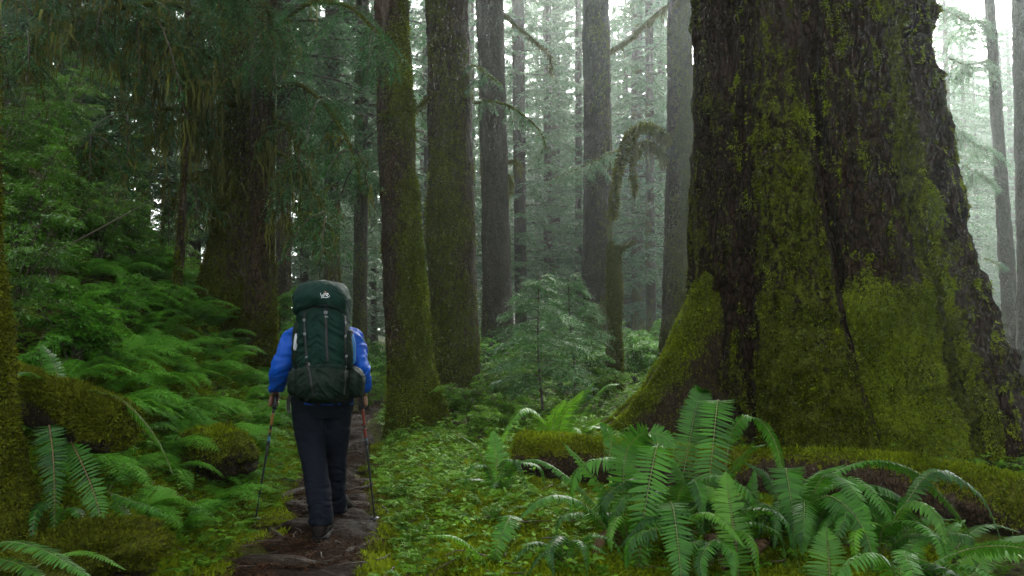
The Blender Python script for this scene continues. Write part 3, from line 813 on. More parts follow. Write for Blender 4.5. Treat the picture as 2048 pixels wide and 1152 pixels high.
# ---- conifers filling the mist behind
rng = np.random.default_rng(77)
def background_tree(px, Y, ci, lab, group, s=1.0, rz=0.0):
    x = float(px2w(px, 660, Y)[0]); z = float(hfun(x, Y))
    r = empty('conifer_tree', (x, Y, z - .1), lab, 'tree', group, rz)
    r.scale = (s, s, s)
    add_obj('crown', crowns[ci], None, r)
    zz = np.linspace(0, 19, 26)
    if ci not in bg_trunk:
        P = np.stack([0 * zz, 0 * zz, zz], -1)
        V, mo = stem_rings('t', P, np.linspace(.24, .05, 26), 14, 300 + ci, .02, .3, .5)
        bg_trunk[ci] = make_mesh('trunk', V.reshape(-1, 3), grid_faces(26, 14, True), None, {'moss': mo.ravel()}); bg_trunk[ci].materials.append(M['bark_far'])
    add_obj('trunk', bg_trunk[ci], None, r)
    return r
bg_trunk = {}
for px, Y, ci, s in [(1075, 58, 0, 1.20), (1000, 52, 1, 1.00), (1130, 64, 2, 1.52), (1045, 72, 1, 1.44), (1185, 60, 3, 1.12), (1240, 54, 0, 1.04), (1310, 58, 1, 1.12), (1110, 84, 0, 1.60), (1020, 90, 1, 1.68),
                     (1230, 78, 2, 1.76), (1280, 88, 1, 1.60), (1165, 96, 3, 1.76), (960, 70, 0, 1.36), (905, 56, 1, 1.12), (1350, 70, 0, 1.36), (1060, 104, 1, 1.84), (1205, 108, 0, 2.00), (1255, 42, 2, 1.0), (1300, 46, 2, 1.1), (1332, 41, 0, .9), (1275, 62, 2, 1.3), (1222, 47, 2, .95), (975, 100, 0, 1.84), (1330, 102, 1, 1.76)]:
    background_tree(px, Y, ci, 'pale conifer fading into the mist of the central opening', 'conifers fading into the central mist', s, px * .37)
for px, Y, ci, s in [(845, 46, 0, 1.20), (820, 66, 1, 1.28), (745, 58, 2, 1.36), (690, 48, 0, 1.20), (630, 44, 1, 1.10), (600, 64, 2, 1.52), (700, 76, 1, 1.44), (560, 50, 1, 1.30), (780, 84, 0, 1.60), (660, 34, 2, 0.90), (860, 90, 1, 1.68), (640, 92, 0, 1.76), (735, 100, 1, 1.84)]:
    background_tree(px, Y, ci, 'dim green conifer in the mist above the backpack and the trail', 'conifers in the mist above the trail', s, px * .41)
for px, Y, ci, s in [(60, 15, 0, 0.80), (-30, 17, 1, 0.90), (125, 17.5, 2, 0.90), (470, 27, 1, 1.00), (380, 22, 0, 1.00), (280, 24, 1, 1.00), (180, 20, 0, 0.90), (70, 22, 1, 1.00), (330, 33, 3, 1.00), (140, 34, 1, 1.00), (520, 34, 0, 1.00), (20, 30, 0, 1.00), (420, 42, 1, 1.20), (240, 45, 3, 1.20)]:
    background_tree(px, Y, ci, 'dark conifer in the gloom up the slope behind the left bank', 'conifers up the left slope', s, px * .43)
for px, Y, ci, s in [(1918, 58, 1, 1.1), (1950, 66, 0, 1.2), (2010, 78, 2, 1.4), (2046, 84, 0, 1.3), (1905, 36, 3, 0.90), (1960, 52, 2, 0.88), (2015, 46, 0, 0.85), (1930, 74, 0, 1.00), (2040, 70, 1, 0.92), (1985, 95, 1, 1.20), (1938, 48, 0, 1.00), (1995, 60, 1, 0.92), (2032, 50, 2, 1.10), (1962, 80, 0, 1.20), (2022, 90, 1, 1.20), (1925, 100, 1, 1.28)]:
    background_tree(px, Y, ci, 'misty conifer in the bright gap right of the giant trunk', 'conifers in the bright right gap', s, px * .47)

# the wood behind all of them reads as one pale mass
def distant_forest():
    rng = np.random.default_rng(808)
    g = Geo()
    for k in range(96):
        Y = rng.uniform(112, 168); px = rng.uniform(-150, 2200)
        x = float(px2w(px, 660, Y)[0]); z0 = float(hfun(x, Y))
        if abs(x) > 150: continue
        H = (rng.uniform(34, 52) if px < 720 else rng.uniform(24, 38)) * (rng.choice([.62, 1.1]) if px > 1850 else 1)
        zz = np.linspace(-.3, H, 8)
        g.tube(np.stack([x + 0 * zz, Y + 0 * zz, z0 + zz], -1), np.linspace(.5, .05, 8), 7, .1, cap=False)
        n = 1500
        q = rng.random(n) ** .8; a = rng.uniform(0, 6.28, n)
        rad = (5.5 * (1 - q) ** .75 + .4) * np.sqrt(rng.random(n)) * (.7 + .3 * np.sin(q * 90))
        d = np.stack([np.cos(a), np.sin(a), rng.normal(-.4, .25, n)], -1)
        g.kites(np.stack([x + rad * np.cos(a), Y + rad * np.sin(a), z0 + 1.5 + (H - 1.5) * q - .3 * rad], -1), d, UP + rng.normal(0, .3, (n, 3)), rng.uniform(.6, 1.5, n), rng.uniform(.25, .6, n), np.clip(rng.normal(.5, .2, n), 0, 1))
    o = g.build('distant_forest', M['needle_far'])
    tag(o, 'far conifer wood dissolving into pale mist behind everything', 'forest', kind='stuff')
distant_forest()
# ---------------------------------------------------------------- limbs with needles and hanging moss
def needle_limb(root, pix, r0, r1, seed, n_tw=40, tw=0.5, leaf=0.045, moss=0, hang=0, hang_len=0.4, mat='needle', K=10, drops=0, drop_len=0.8, droop=.6, tuft=150, tint=.45, bark='bark_moss', hang_mat='moss_hang', leafw=.34, tuft_len=.04):
    rng = np.random.default_rng(seed)
    pix = np.asarray(pix, float)
    o, ax = limb_along(root, px2w(pix[:, 0], pix[:, 1], pix[:, 2]), r0, r1, M[bark], seed, tuft, 'limb', 7, 40, tuft_len, .32)
    org = tuple(root.location)
    g = Geo(); gm = Geo(); gt = Geo()
    tips = []
    if n_tw:
        tp = feather(g, ax, n_tw, tw, leaf, leaf * leafw, rng, K, droop, lambda u: 0.55 + 0.6 * np.sin(np.pi * np.clip(u, 0, 1) ** .7) - .45 * u ** 3, tint, .95, 0.05)
        tips.append(tp.reshape(-1, 3))
    for k in range(drops):
        t = rng.uniform(0.08, 1) * (len(ax) - 1); i = int(min(t, len(ax) - 2))
        p = ax[i]; L = drop_len * rng.uniform(.5, 1.15)
        a = rng.uniform(0, 6.28)
        s = np.linspace(0, 1, 12)[:, None]
        out = np.array([math.cos(a), math.sin(a), 0]) * L * rng.uniform(.3, .8)
        br = p + out * (s ** .8) + UP * (0.10 * L * s - L * rng.uniform(.5, .95) * s ** 1.7)
        gt = Geo(); gt.tube(br, np.linspace(.012, .004, 12), 5, .4, cap=False); gt.build('twig', M['twig'], o, org)
        tp = feather(g, br, int(14 + 10 * L), tw * .62, leaf, leaf * leafw, rng, K, droop, None, tint + rng.normal(0, .1))
        tips.append(tp.reshape(-1, 3)[::3]); tips.append(br)
    if n_tw or drops:
        g.build('foliage', M[mat], o, org)
    if hang:
        P = np.concatenate(tips + [ax, ax])
        nh = fbm(P * 3.0, 2, seed) + rng.normal(0, .3, len(P))
        w = np.exp(nh * 2.0); w /= w.sum()
        P = P[rng.choice(len(P), hang, p=w)] + rng.normal(0, .015, (hang, 3))
        hang_moss(gm, P, hang_len * .75 * rng.gamma(1.6, .5, hang), rng, .009)
        tag(gm.build('hanging_moss', M[hang_mat], o, org), kind='stuff')
    return o

# twin conifer: limbs reaching towards the viewer over the bank, hung with moss
needle_limb(twin, [(500, 168, 11), (430, 118, 10.2), (385, 100, 9.7), (310, 58, 9.0), (225, 2, 8.4), (150, -60, 7.9)], .05, .018, 101, 34, .55, hang=420, hang_len=.5, drops=24, drop_len=1.25, mat='needle')
needle_limb(twin, [(470, 60, 11), (360, 10, 10), (228, 14, 8.6), (110, 50, 8.2), (0, 84, 8.0), (-90, 120, 7.8)], .045, .014, 102, 44, .6, hang=240, hang_len=.45, drops=18, drop_len=1.1)
needle_limb(twin, [(450, 250, 11), (390, 225, 10.4), (330, 215, 9.9), (250, 230, 9.4), (170, 270, 9.1)], .035, .01, 103, 30, .5, hang=260, hang_len=.5, drops=16, drop_len=1.1)
needle_limb(twin, [(455, 90, 11), (400, 40, 10.0), (420, -20, 9.0), (440, -80, 8.2)], .04, .012, 104, 46, .7, hang=50, hang_len=.3, drops=14, drop_len=.8)
needle_limb(twin, [(548, 175, 10.6), (600, 170, 10.0), (655, 215, 9.6), (705, 300, 9.3), (735, 380, 9.2)], .035, .008, 105, 46, .62, hang=20, drops=14, drop_len=.8, mat='needle')
needle_limb(twin, [(550, 60, 10.6), (610, 10, 9.8), (690, 10, 9.2), (750, 70, 8.9), (790, 150, 8.8)], .035, .008, 106, 50, .6, hang=10, drops=10, drop_len=.6)
needle_limb(twin, [(546, 300, 10.6), (590, 330, 10.1), (640, 410, 9.8), (668, 480, 9.7)], .03, .008, 107, 34, .5, hang=70, hang_len=.4, drops=10, drop_len=.8)
needle_limb(twin, [(546, 240, 10.6), (575, 260, 10.2), (600, 350, 10.0), (590, 470, 9.9)], .03, .008, 108, 24, .45, hang=130, hang_len=.5, drops=8, drop_len=.8)
needle_limb(twin, [(520, 150, 10.5), (540, 60, 9.4), (520, -30, 8.6)], .035, .01, 109, 40, .6, hang=20, drops=10, drop_len=.7)
needle_limb(twin, [(440, 330, 11), (410, 345, 10.6), (360, 395, 10.3), (320, 450, 10.2)], .025, .008, 110, 20, .4, hang=110, hang_len=.4, drops=8, drop_len=.7)
# the two thick scaly trunks, the grey ones and the olive one
needle_limb(t2, [(948, 205, 12.9), (985, 203, 12.6), (1030, 216, 12.4), (1075, 255, 12.3), (1095, 300, 12.3)], .03, .008, 111, 30, .34, .04, drops=6, drop_len=.45, mat='needle_far')
needle_limb(t2, [(942, 130, 12.9), (965, 140, 12.6), (1000, 170, 12.4)], .02, .006, 112, 22, .32, .04, drops=4, drop_len=.4, mat='needle_far')
needle_limb(t2, [(858, 195, 13), (845, 205, 12.9), (830, 215, 12.8), (818, 214, 12.8)], .03, .012, 113, 0, hang=30, hang_len=.15, tuft=200)
needle_limb(t3, [(1000, 22, 19), (1045, 62, 18.8), (1080, 92, 18.6), (1098, 108, 18.5), (1102, 135, 18.5)], .055, .02, 114, 0, hang=60, hang_len=.25, tuft=600)
needle_limb(t3, [(1017, 325, 19), (1035, 322, 18.8), (1045, 330, 18.7)], .05, .02, 115, 0, hang=40, hang_len=.3, tuft=250)
needle_limb(t3, [(1016, 350, 19), (1022, 365, 18.9), (1020, 385, 18.8)], .05, .03, 116, 0, hang=30, hang_len=.3, tuft=250)
needle_limb(t5, [(1220, 105, 21), (1255, 82, 20), (1300, 42, 19), (1340, 8, 18.2), (1370, -20, 17.6)], .075, .035, 117, 0, hang=110, hang_len=.25, tuft=1200)
needle_limb(t6, [(1340, 292, 17), (1322, 270, 16.6), (1300, 256, 16.3), (1276, 258, 16), (1256, 278, 15.8), (1243, 320, 15.7), (1234, 370, 15.6), (1227, 432, 15.6)], .075, .035, 118, 0, hang=260, hang_len=.22, tuft=4200, tuft_len=.085)
needle_limb(t6, [(1338, 325, 17), (1322, 305, 16.7), (1300, 288, 16.5), (1284, 292, 16.4), (1278, 308, 16.4)], .05, .02, 119, 0, hang=160, hang_len=.3, tuft=1400, tuft_len=.07)
needle_limb(t6, [(1272, 262, 16), (1264, 300, 15.9), (1266, 340, 15.9), (1274, 372, 15.9)], .028, .012, 120, 0, hang=90, hang_len=.25, tuft=600, tuft_len=.07)
needle_limb(t5, [(1236, 300, 17.5), (1200, 318, 16.5), (1150, 345, 15.8), (1110, 365, 15.4)], .02, .008, 121, 34, .5, .05, drops=8, drop_len=.5, mat='needle_far', tuft=50)
# bare dead side branches on the far right and a fringe of needles
needle_limb(far_right, [(1972, 300, 19), (1945, 285, 18.5), (1915, 262, 18.0), (1890, 250, 17.6)], .035, .012, 122, 26, .6, .06, drops=8, drop_len=.8, mat='needle_far', tuft=60)
needle_limb(far_right, [(1990, 375, 19), (1960, 350, 18.5), (1925, 332, 18.1)], .03, .01, 123, 18, .45, .06, drops=6, drop_len=.6, mat='needle_far', tuft=60)
needle_limb(far_right, [(1974, 45, 19), (1930, 40, 18.4), (1890, 25, 18.0), (1850, 20, 17.5)], .035, .012, 124, 36, .7, .06, drops=10, drop_len=.8, mat='needle_far', tuft=60)
needle_limb(far_right, [(1976, 120, 19), (1940, 130, 18.4), (1900, 120, 18.0)], .03, .012, 125, 30, .7, .06, drops=8, drop_len=.8, mat='needle_far', tuft=60)
needle_limb(far_right, [(1998, 530, 19), (1982, 522, 18.8), (1966, 516, 18.6)], .03, .008, 126, 6, .3, .05, drops=2, drop_len=.4, mat='needle_far', tuft=60)

# ---------------------------------------------------------------- young hemlocks in the middle
def sapling(pix, Y, label, nbr, spread, seed, bare=.3):
    pix = np.asarray(pix, float)
    P = spline(px2w(pix[:, 0], pix[:, 1], Y), 40)        # top to foot
    rng = np.random.default_rng(seed)
    zf = float(hfun(P[-1, 0], Y)); P[-1, 2] = min(P[-1, 2], zf) - .05
    r = empty('young_hemlock', (P[-1, 0], Y, zf), label, 'young tree')
    org = tuple(r.location)
    g = Geo(); g.tube(P, np.linspace(.006, .026, 40), 8, .3, True, .12, seed); g.build('trunk', M['twig'], r)
    H = P[0, 2] - zf
    for k in range(nbr):
        q = (k + .5 * rng.random()) / nbr
        i = q * (1 - bare) * 39; p = P[int(i)]
        az = k * 2.39996 + rng.normal(0, .25)
        L = spread * (0.20 + 0.80 * smooth(-.1, .6, q)) * rng.uniform(.75, 1.1)
        dh = np.array([math.cos(az), math.sin(az) , 0])
        s = np.linspace(0, 1, 12)[:, None]
        ax = p + dh * L * s + UP * L * (0.22 * s - 0.40 * s ** 2)
        gb = Geo(); gb.tube(ax, np.linspace(.007, .002, 12), 5, .3, cap=False)
        b = gb.build('branch', M['twig'], r)
        gf = Geo(); feather(gf, ax, int(16 + 34 * L), .36 * (0.40 + .60 * L / spread), .046, .0165, rng, 10, .18, lambda u: np.sin(np.pi * np.clip(u * .88 + .12, 0, 1)) ** .6 + .1, .5 + rng.normal(0, .1), forward=.7)
        gf.build('foliage', M['sapling'], b, org)
    return r
sapling([(1079, 553), (1076, 640), (1077, 720), (1083, 790), (1088, 850), (1090, 890)], 11.6, 'young hemlock with layered sprays on a thin dark stem behind the fallen log', 30, .74, 201, .42)
sapling([(1136, 552), (1140, 640), (1148, 720), (1150, 800)], 13.2, 'paler young hemlock standing behind the dark stemmed one', 24, .55, 202, .45)

# ---------------------------------------------------------------- fallen logs, mounds, stones
def log_thing(name, label, pix, rad, seed, mat, moss_top, tufts, end_label=None, tuft_len=.03, taper_end=True, tuft_mat='moss'):
    pix = np.asarray(pix, float)
    C = px2w(pix[:, 0], pix[:, 1], pix[:, 2])
    n = 260; ax = spline(C, n)
    rr = np.interp(np.linspace(0, 1, n), np.linspace(0, 1, len(rad)), rad)
    root = empty(name, ax[n // 2] - [0, 0, rr[n // 2]], label, 'log')
    o = np.array(root.location)
    t = unit(np.gradient(ax, axis=0)); sv = unit(np.cross(t, UP)); up = np.cross(sv, t)
    sides = 96; a = np.arange(sides) / sides * 2 * math.pi
    d = sv[:, None] * np.cos(a)[None, :, None] + up[:, None] * np.sin(a)[None, :, None]
    L = np.cumsum(np.r_[0, np.linalg.norm(np.diff(ax, axis=0), axis=1)])
    q = np.stack([L[:, None] * .35 + 0 * a, np.cos(a)[None] * rr[:, None], np.sin(a)[None] * rr[:, None]], -1)
    r = rr[:, None] * (1 + .10 * fbm(q * 6, 2, seed)) + .030 * (np.abs(fbm(q * 11, 3, seed + 1)) - .35) + .008 * fbm(q * np.array([3, 1, 1]) * 26, 2, seed + 2)
    topn = fbm(np.stack([L[:, None] + 0 * a, np.cos(a)[None] + 0 * L[:, None], 0 * q[..., 0]], -1) * np.array([1.8, 2.2, 1]), 3, seed + 3)
    moss = np.clip(moss_top(np.linspace(0, 1, n))[:, None] * (0.16 + 1.05 * np.sin(a)[None]) + .85 * topn, 0, 1)
    r = r + .018 * moss
    V = ax[:, None] + d * r[..., None]
    add_obj('bark', make_mesh('bark', V.reshape(-1, 3) - o, grid_faces(n, sides, True), None, {'moss': moss.ravel()}), mat, root)
    # broken end: a ragged disc of wood
    k = np.linspace(0, 1, 14)[::-1]
    e = V[0].mean(0); D = e + (V[0] - e)[None] * k[:, None, None]
    D = D - t[0] * (.05 * fbm(D * 14, 3, seed + 5)[..., None] * (1 - k)[:, None, None] + .03 * (1 - k ** 2)[:, None, None])
    add_obj('broken_end', make_mesh('broken_end', D.reshape(-1, 3) - o, grid_faces(14, sides, True), None, {'moss': np.full(14 * sides, .35)}), mat, root)
    g = Geo(); N = d
    V2 = np.concatenate([V, D]); N2 = np.concatenate([d, np.broadcast_to(-t[0], D.shape)])
    mk = np.concatenate([np.clip(moss - .25, 0, 1) ** 1.2, np.full(D.shape[:2], .12)])
    moss_tufts(g, V2, N2, mk, tufts, np.random.default_rng(seed), tuft_len, tuft_len * .34, .15, .5)
    tag(g.build('moss', M[tuft_mat], root), kind='stuff')
    return root
log_thing('fallen_log', 'long mossy fallen log lying in front of the giant conifer', [(1040, 913, 7.35), (1220, 930, 7.05), (1450, 948, 6.65), (1600, 955, 6.4), (1750, 962, 6.1), (1850, 981, 5.9), (2048, 1024, 5.55), (2300, 1075, 5.2)],
          [.185, .19, .185, .18, .185, .19, .195, .20], 301, M['wood_log'], lambda u: np.interp(u, [0, .18, .3, .42, .55, .75, 1], [1.25, 1.1, .5, .32, .8, .7, .45]), 26000)
log_thing('log_stub', 'short thick moss covered log end jutting from the left edge above hanging ferns', [(244, 862, 4.5), (205, 853, 4.55), (120, 822, 4.7), (20, 780, 4.9), (-120, 725, 5.1)], [.115, .145, .14, .135, .13], 303, M['bark_moss'], lambda u: np.full_like(u, 1.3), 22000, tuft_len=.026, tuft_mat='moss_olive')

def lump(name, label, cat, center, size, seed, mat, moss_amt, tufts=0, rz=0.0, rough=.22, tuft_len=.025, tuft_mat='moss', part='body', freq=1.6):
    n, s = 40, 64
    v = np.linspace(0, math.pi, n)[:, None]; a = np.arange(s)[None] / s * 2 * math.pi
    d = np.stack([np.sin(v) * np.cos(a), np.sin(v) * np.sin(a), np.cos(v) + 0 * a], -1)
    k = 1 + rough * fbm(d * freq, 3, seed) + rough * .4 * fbm(d * 5, 3, seed + 1)
    V = d * k[..., None] * np.array(size)
    c, sn = math.cos(rz), math.sin(rz)
    V = np.stack([V[..., 0] * c - V[..., 1] * sn, V[..., 0] * sn + V[..., 1] * c, V[..., 2]], -1)
    moss = np.clip(moss_amt * (.4 + .8 * d[..., 2]) + .4 * fbm(d * 3, 3, seed + 2), 0, 1)
    me = make_mesh(part, V.reshape(-1, 3), grid_faces(n, s, True), None, {'moss': moss.ravel()})
    if tufts:
        r = empty(name, center, label, cat)
        add_obj(part, me, mat, r)
        g = Geo(); moss_tufts(g, V + np.array(center), d, np.clip(moss - .15, 0, 1) * (d[..., 2] > -.2), tufts, np.random.default_rng(seed), tuft_len, tuft_len * .34, .2)
        tag(g.build('moss', M[tuft_mat], r), kind='stuff')
        return r
    me.name = name
    o = add_obj(name, me, mat); o.location = center
    return tag(o, label, cat)

M['rock_wet'] = bark_mat('wet_trail_stone', (0.008, 0.0055, 0.004), (0.030, 0.021, 0.015), (0.045, 0.036, 0.028), (0.03, 0.036, 0.008), (0.09, 0.10, 0.02), 3.0, .8, -.12, .55)
def at_ground(px, py, dz=0.0):
    """where the sight line through a photo pixel meets the ground"""
    ys = np.linspace(3, 40, 1500); P = px2w(px, py, ys)
    h = hfun(P[:, 0], P[:, 1]); k = np.argmax(P[:, 2] <= h + dz)
    return P[k]
c0 = px2w(432, 905, 6.5)
lump('mossy_stump', 'low mossy hump of a rotted stump among ferns on the left bank', 'stump', c0, (.30, .36, .20), 311, M['bark_moss'], .7, 6000, .4, .48)
c0 = px2w(170, 1118, 4.05)
lump('moss_mound', 'bright moss mound at the bottom left beside the edge trunk', 'moss mound', c0, (.36, .40, .13), 313, M['bark_moss'], 1.2, 15000, .3, .5, .022, 'moss_olive')
c0 = at_ground(552, 1126)
lump('trail_stone', 'dark flat stone lying across the trail at the bottom', 'stone', c0 + [0, 0, .005], (.26, .075, .042), 315, M['rock_wet'], .1, 0, -.18, .25)
for k, (px, py, sx, sy, sz, lab) in enumerate([
    (596, 1012, .12, .09, .05, 'mossy stone at the trail edge left of the near boot'), (715, 1052, .16, .07, .045, 'flat wet stone by the right pole tip'),
    (712, 1010, .13, .08, .035, 'grey flat stone just beyond the right boot'), (690, 1072, .10, .06, .035, 'small moss flecked stone right of the near boot'),
    (724, 965, .15, .07, .04, 'broad stone step between the right boot and the right pole'), (718, 935, .13, .06, .04, 'wet stone step halfway up the trail'),
    (712, 908, .11, .05, .04, 'narrow stone step near the bend of the trail'), (575, 968, .10, .08, .06, 'dark stone under the fern edge left of the trousers')]):
    c0 = at_ground(px, py)
    lump('trail_stone', lab, 'stone', c0 + [0, 0, -.005], (sx, sy, sz), 320 + k, M['rock_wet'], .2, 0, .3 * math.sin(k * 2.1), .3)

# roots crossing the trail, half sunk in the earth
for k, (pts_, r_, lab) in enumerate([
    ([(560, 1000), (600, 985), (650, 978), (700, 984), (745, 972)], .026, 'dark root crossing the trail behind the near boot'),
    ([(670, 948), (700, 940), (735, 944), (760, 932)], .022, 'thin root crossing the trail beyond the right leg'),
    ([(540, 1066), (590, 1082), (640, 1086), (690, 1098)], .020, 'root lying along the trail in front of the near boot'),
    ([(690, 1112), (730, 1092), (775, 1085), (800, 1070)], .022, 'root running out of the right trail edge near the right pole tip'),
    ([(684, 900), (708, 893), (735, 897)], .020, 'root crossing the narrow trail far beyond the hiker')]):
    W = spline(np.array([at_ground(*p) for p in pts_]), 40)
    W[:, 2] = hfun(W[:, 0], W[:, 1]) + .012 * np.sin(np.linspace(0, 9, 40) + k) + .004
    g = Geo(); g.tube(W, r_ * (1 + .3 * np.sin(np.linspace(0, 7, 40))) * np.linspace(1, .6, 40), 12, .3, True, .25, 900 + k)
    me = g.mesh('exposed_root'); at_ = me.attributes.new('moss', 'FLOAT', 'POINT'); at_.data.foreach_set('value', np.full(len(me.vertices), .2, np.float32))
    tag(add_obj('exposed_root', me, M['rock_wet']), lab, 'root')
# ---------------------------------------------------------------- the hiker
from mathutils.bvhtree import BVHTree
M['jacket'] = plain('blue_jacket', (0.001, 0.044, 0.26), .55, .12, 9, .12, .25, .006, bscale=30)
M['trousers'] = plain('dark_trousers', (0.003, 0.0042, 0.0085), .85, .08, 12, .2, .3, .004, bscale=60)
M['skin'] = plain('skin', (0.13, 0.06, 0.038), .5, .4, 20, .1)
M['boot'] = plain('boot_leather', (0.006, 0.004, 0.003), .7, .12, 20, .3, .4, .003)
M['sole'] = plain('boot_sole', (0.005, 0.005, 0.005), .8, .1)
M['boot_gray'] = plain('boot_trim', (0.014, 0.012, 0.010), .7, .3)
M['cap'] = plain('grey_cap', (0.20, 0.20, 0.21), .8, .2, 40, .15)
M['hair'] = plain('dark_hair', (0.020, 0.012, 0.008), .5, .4, 60, .4)
M['pack'] = plain('pack_cloth', (0.0035, 0.0155, 0.0115), .65, .06, 8, .15, .35, .003, bscale=120)
M['pack_dark'] = plain('pack_cloth_dark', (0.0025, 0.008, 0.005), .6, .1, 8, .2, .35, .003, bscale=120)
M['strap'] = plain('black_webbing', (0.004, 0.004, 0.005), .6, .4, 90, .3, .3, .001)
M['buckle'] = plain('grey_buckle', (0.16, 0.17, 0.18), .4, .5)
M['white_print'] = plain('white_print', (0.72, 0.74, 0.76), .6, .3)
M['brown_print'] = plain('brown_print', (0.22, 0.12, 0.08), .6, .3)
M['bottle_blue'] = plain('blue_bottle', (0.015, 0.10, 0.24), .3, .5)
M['bottle_clear'] = plain('pale_bottle', (0.24, 0.26, 0.28), .25, .5)
M['pole_dark'] = plain('pole_dark', (0.016, 0.018, 0.022), .35, .5, metal=.3)
M['pole_red'] = plain('pole_red', (0.11, 0.016, 0.009), .4, .5)
M['pole_gold'] = plain('pole_gold', (0.13, 0.065, 0.012), .4, .5)
M['pole_teal'] = plain('pole_teal', (0.02, 0.11, 0.16), .4, .5)
M['pole_tip'] = plain('pole_tip_metal', (0.4, 0.4, 0.4), .35, .5, metal=.9)

def ring_tube(P, rx, ry, sides=28, axis='z', expo=2.0):
    """closed tube of (super)elliptical rings; rings lie flat (axis z) or upright across the walking direction (axis y)"""
    P = np.asarray(P, float); n = len(P)
    a = np.arange(sides) / sides * 2 * math.pi
    ca = np.sign(np.cos(a)) * np.abs(np.cos(a)) ** (2 / expo); sa = np.sign(np.sin(a)) * np.abs(np.sin(a)) ** (2 / expo)
    rx = np.broadcast_to(rx, (n,))[:, None]; ry = np.broadcast_to(ry, (n,))[:, None]
    o = np.zeros((n, sides, 3))
    o[..., 0] = rx * ca; o[..., 1 if axis == 'z' else 2] = ry * sa
    V = (P[:, None] + o).reshape(-1, 3)
    Q = grid_faces(n, sides, True)
    if axis == 'y': Q = Q[:, ::-1]
    V = np.vstack([V, P[0], P[-1]]); j = np.arange(sides); c0 = n * sides
    T = np.vstack([np.stack([np.full(sides, c0), (j + 1) % sides, j], -1), np.stack([np.full(sides, c0 + 1), (n - 1) * sides + j, (n - 1) * sides + (j + 1) % sides], -1)])
    if axis == 'y': T = T[:, ::-1]
    return V, Q, T

def dens(rows, n=40):
    return spline(np.asarray(rows, float), n)

def fuse(name, pieces, voxel, smooth_it, mat, parent, wrinkle=None, mats=None):
    """joins closed pieces into one continuous skin"""
    g = Geo()
    for V, Q, T in pieces: g.add(V, Q, T)
    me = g.mesh(name)
    o = bpy.data.objects.new(name + '_raw', me); COL.objects.link(o)
    r = o.modifiers.new('r', 'REMESH'); r.mode = 'VOXEL'; r.voxel_size = voxel
    if smooth_it:
        s = o.modifiers.new('s', 'SMOOTH'); s.factor = .5; s.iterations = smooth_it
    dg = bpy.context.evaluated_depsgraph_get()
    m2 = bpy.data.meshes.new_from_object(o.evaluated_get(dg))
    bpy.data.objects.remove(o); bpy.data.meshes.remove(me)
    m2.name = name
    n = len(m2.vertices); V = np.empty(n * 3, np.float32); m2.vertices.foreach_get('co', V); V = V.reshape(-1, 3)
    N = np.empty(n * 3, np.float32); m2.vertices.foreach_get('normal', N); N = N.reshape(-1, 3)
    if wrinkle is not None: V = V + N * wrinkle(V)[:, None]
    V = V - np.array(parent.location, np.float32)
    m2.vertices.foreach_set('co', V.ravel().astype(np.float32))
    m2.polygons.foreach_set('use_smooth', np.ones(len(m2.polygons), bool))
    m2.materials.clear(); m2.materials.append(mat); m2.update()
    ob = bpy.data.objects.new(name, m2); COL.objects.link(ob); ob.parent = parent
    return ob

HY = 6.05
def hp(px, py, Y=HY): return px2w(px, py, Y)
def seg(rows):
    """rows (px, py, Y, half width px, half depth m) -> closed tube"""
    r = dens([list(hp(a, b, c)) + [w / FPX * c, dp] for a, b, c, w, dp in rows], 44)
    return ring_tube(r[:, :3], r[:, 3], r[:, 4])

zf_l = float(hfun(*hp(640, 1060, 5.85)[:2])); zf_r = float(hfun(*hp(673, 1030, 6.4)[:2]))
hx = hp(648, 800, HY)
person = empty('person', (hx[0], HY, (zf_l + zf_r) / 2), 'hiker seen from behind in blue jacket and dark trousers walking up the trail', 'person')

LEG_L = [(618, 790, 6.10, 38, .125), (618, 830, 6.10, 33, .115), (621, 870, 6.08, 30, .105), (626, 910, 6.02, 26, .088), (631, 945, 5.97, 24.5, .086), (637, 985, 5.92, 23.5, .084), (640, 1015, 5.88, 22.5, .082), (642, 1046, 5.86, 22, .080)]
LEG_R = [(672, 790, 6.10, 36, .125), (674, 830, 6.14, 30, .115), (673, 870, 6.18, 26, .105), (672, 905, 6.24, 22, .088), (671, 940, 6.28, 20, .082), (671, 975, 6.33, 19, .080), (672, 1003, 6.37, 18.5, .078), (673, 1022, 6.40, 18.5, .076)]
def shrink(rows, k, cut=None):
    return [(a, b, c, w * k, d * k) for a, b, c, w, d in rows]
PELV = [(645, 835, 6.10, 48, .11), (645, 805, 6.10, 58, .135), (645, 775, 6.10, 56, .135), (645, 745, 6.10, 50, .12), (645, 725, 6.10, 48, .115)]
TORSO = [(646, 808, 6.11, 59, .145), (646, 770, 6.11, 58, .145), (646, 730, 6.11, 54, .135), (646, 695, 6.10, 56, .135), (646, 665, 6.10, 58, .125), (646, 645, 6.10, 48, .105), (646, 630, 6.11, 30, .085), (647, 618, 6.12, 20, .075)]
ARM_L = [(625, 648, 6.10, 9, .05), (605, 655, 6.09, 15, .070), (592, 666, 6.07, 20, .080), (583, 684, 6.05, 21, .078), (573, 706, 6.00, 20, .072), (564, 732, 5.97, 18.5, .066), (558, 752, 6.00, 17, .060), (555, 772, 6.06, 14.5, .052), (553, 783, 6.10, 12.5, .046)]
ARM_R = [(668, 648, 6.10, 9, .05), (688, 655, 6.09, 14, .070), (700, 666, 6.07, 18.5, .080), (708, 684, 6.05, 19, .078), (715, 706, 6.00, 18, .072), (720, 732, 5.97, 17, .066), (724, 752, 6.00, 15.5, .060), (725, 772, 6.06, 13.5, .052), (724.5, 783, 6.10, 11.8, .046)]

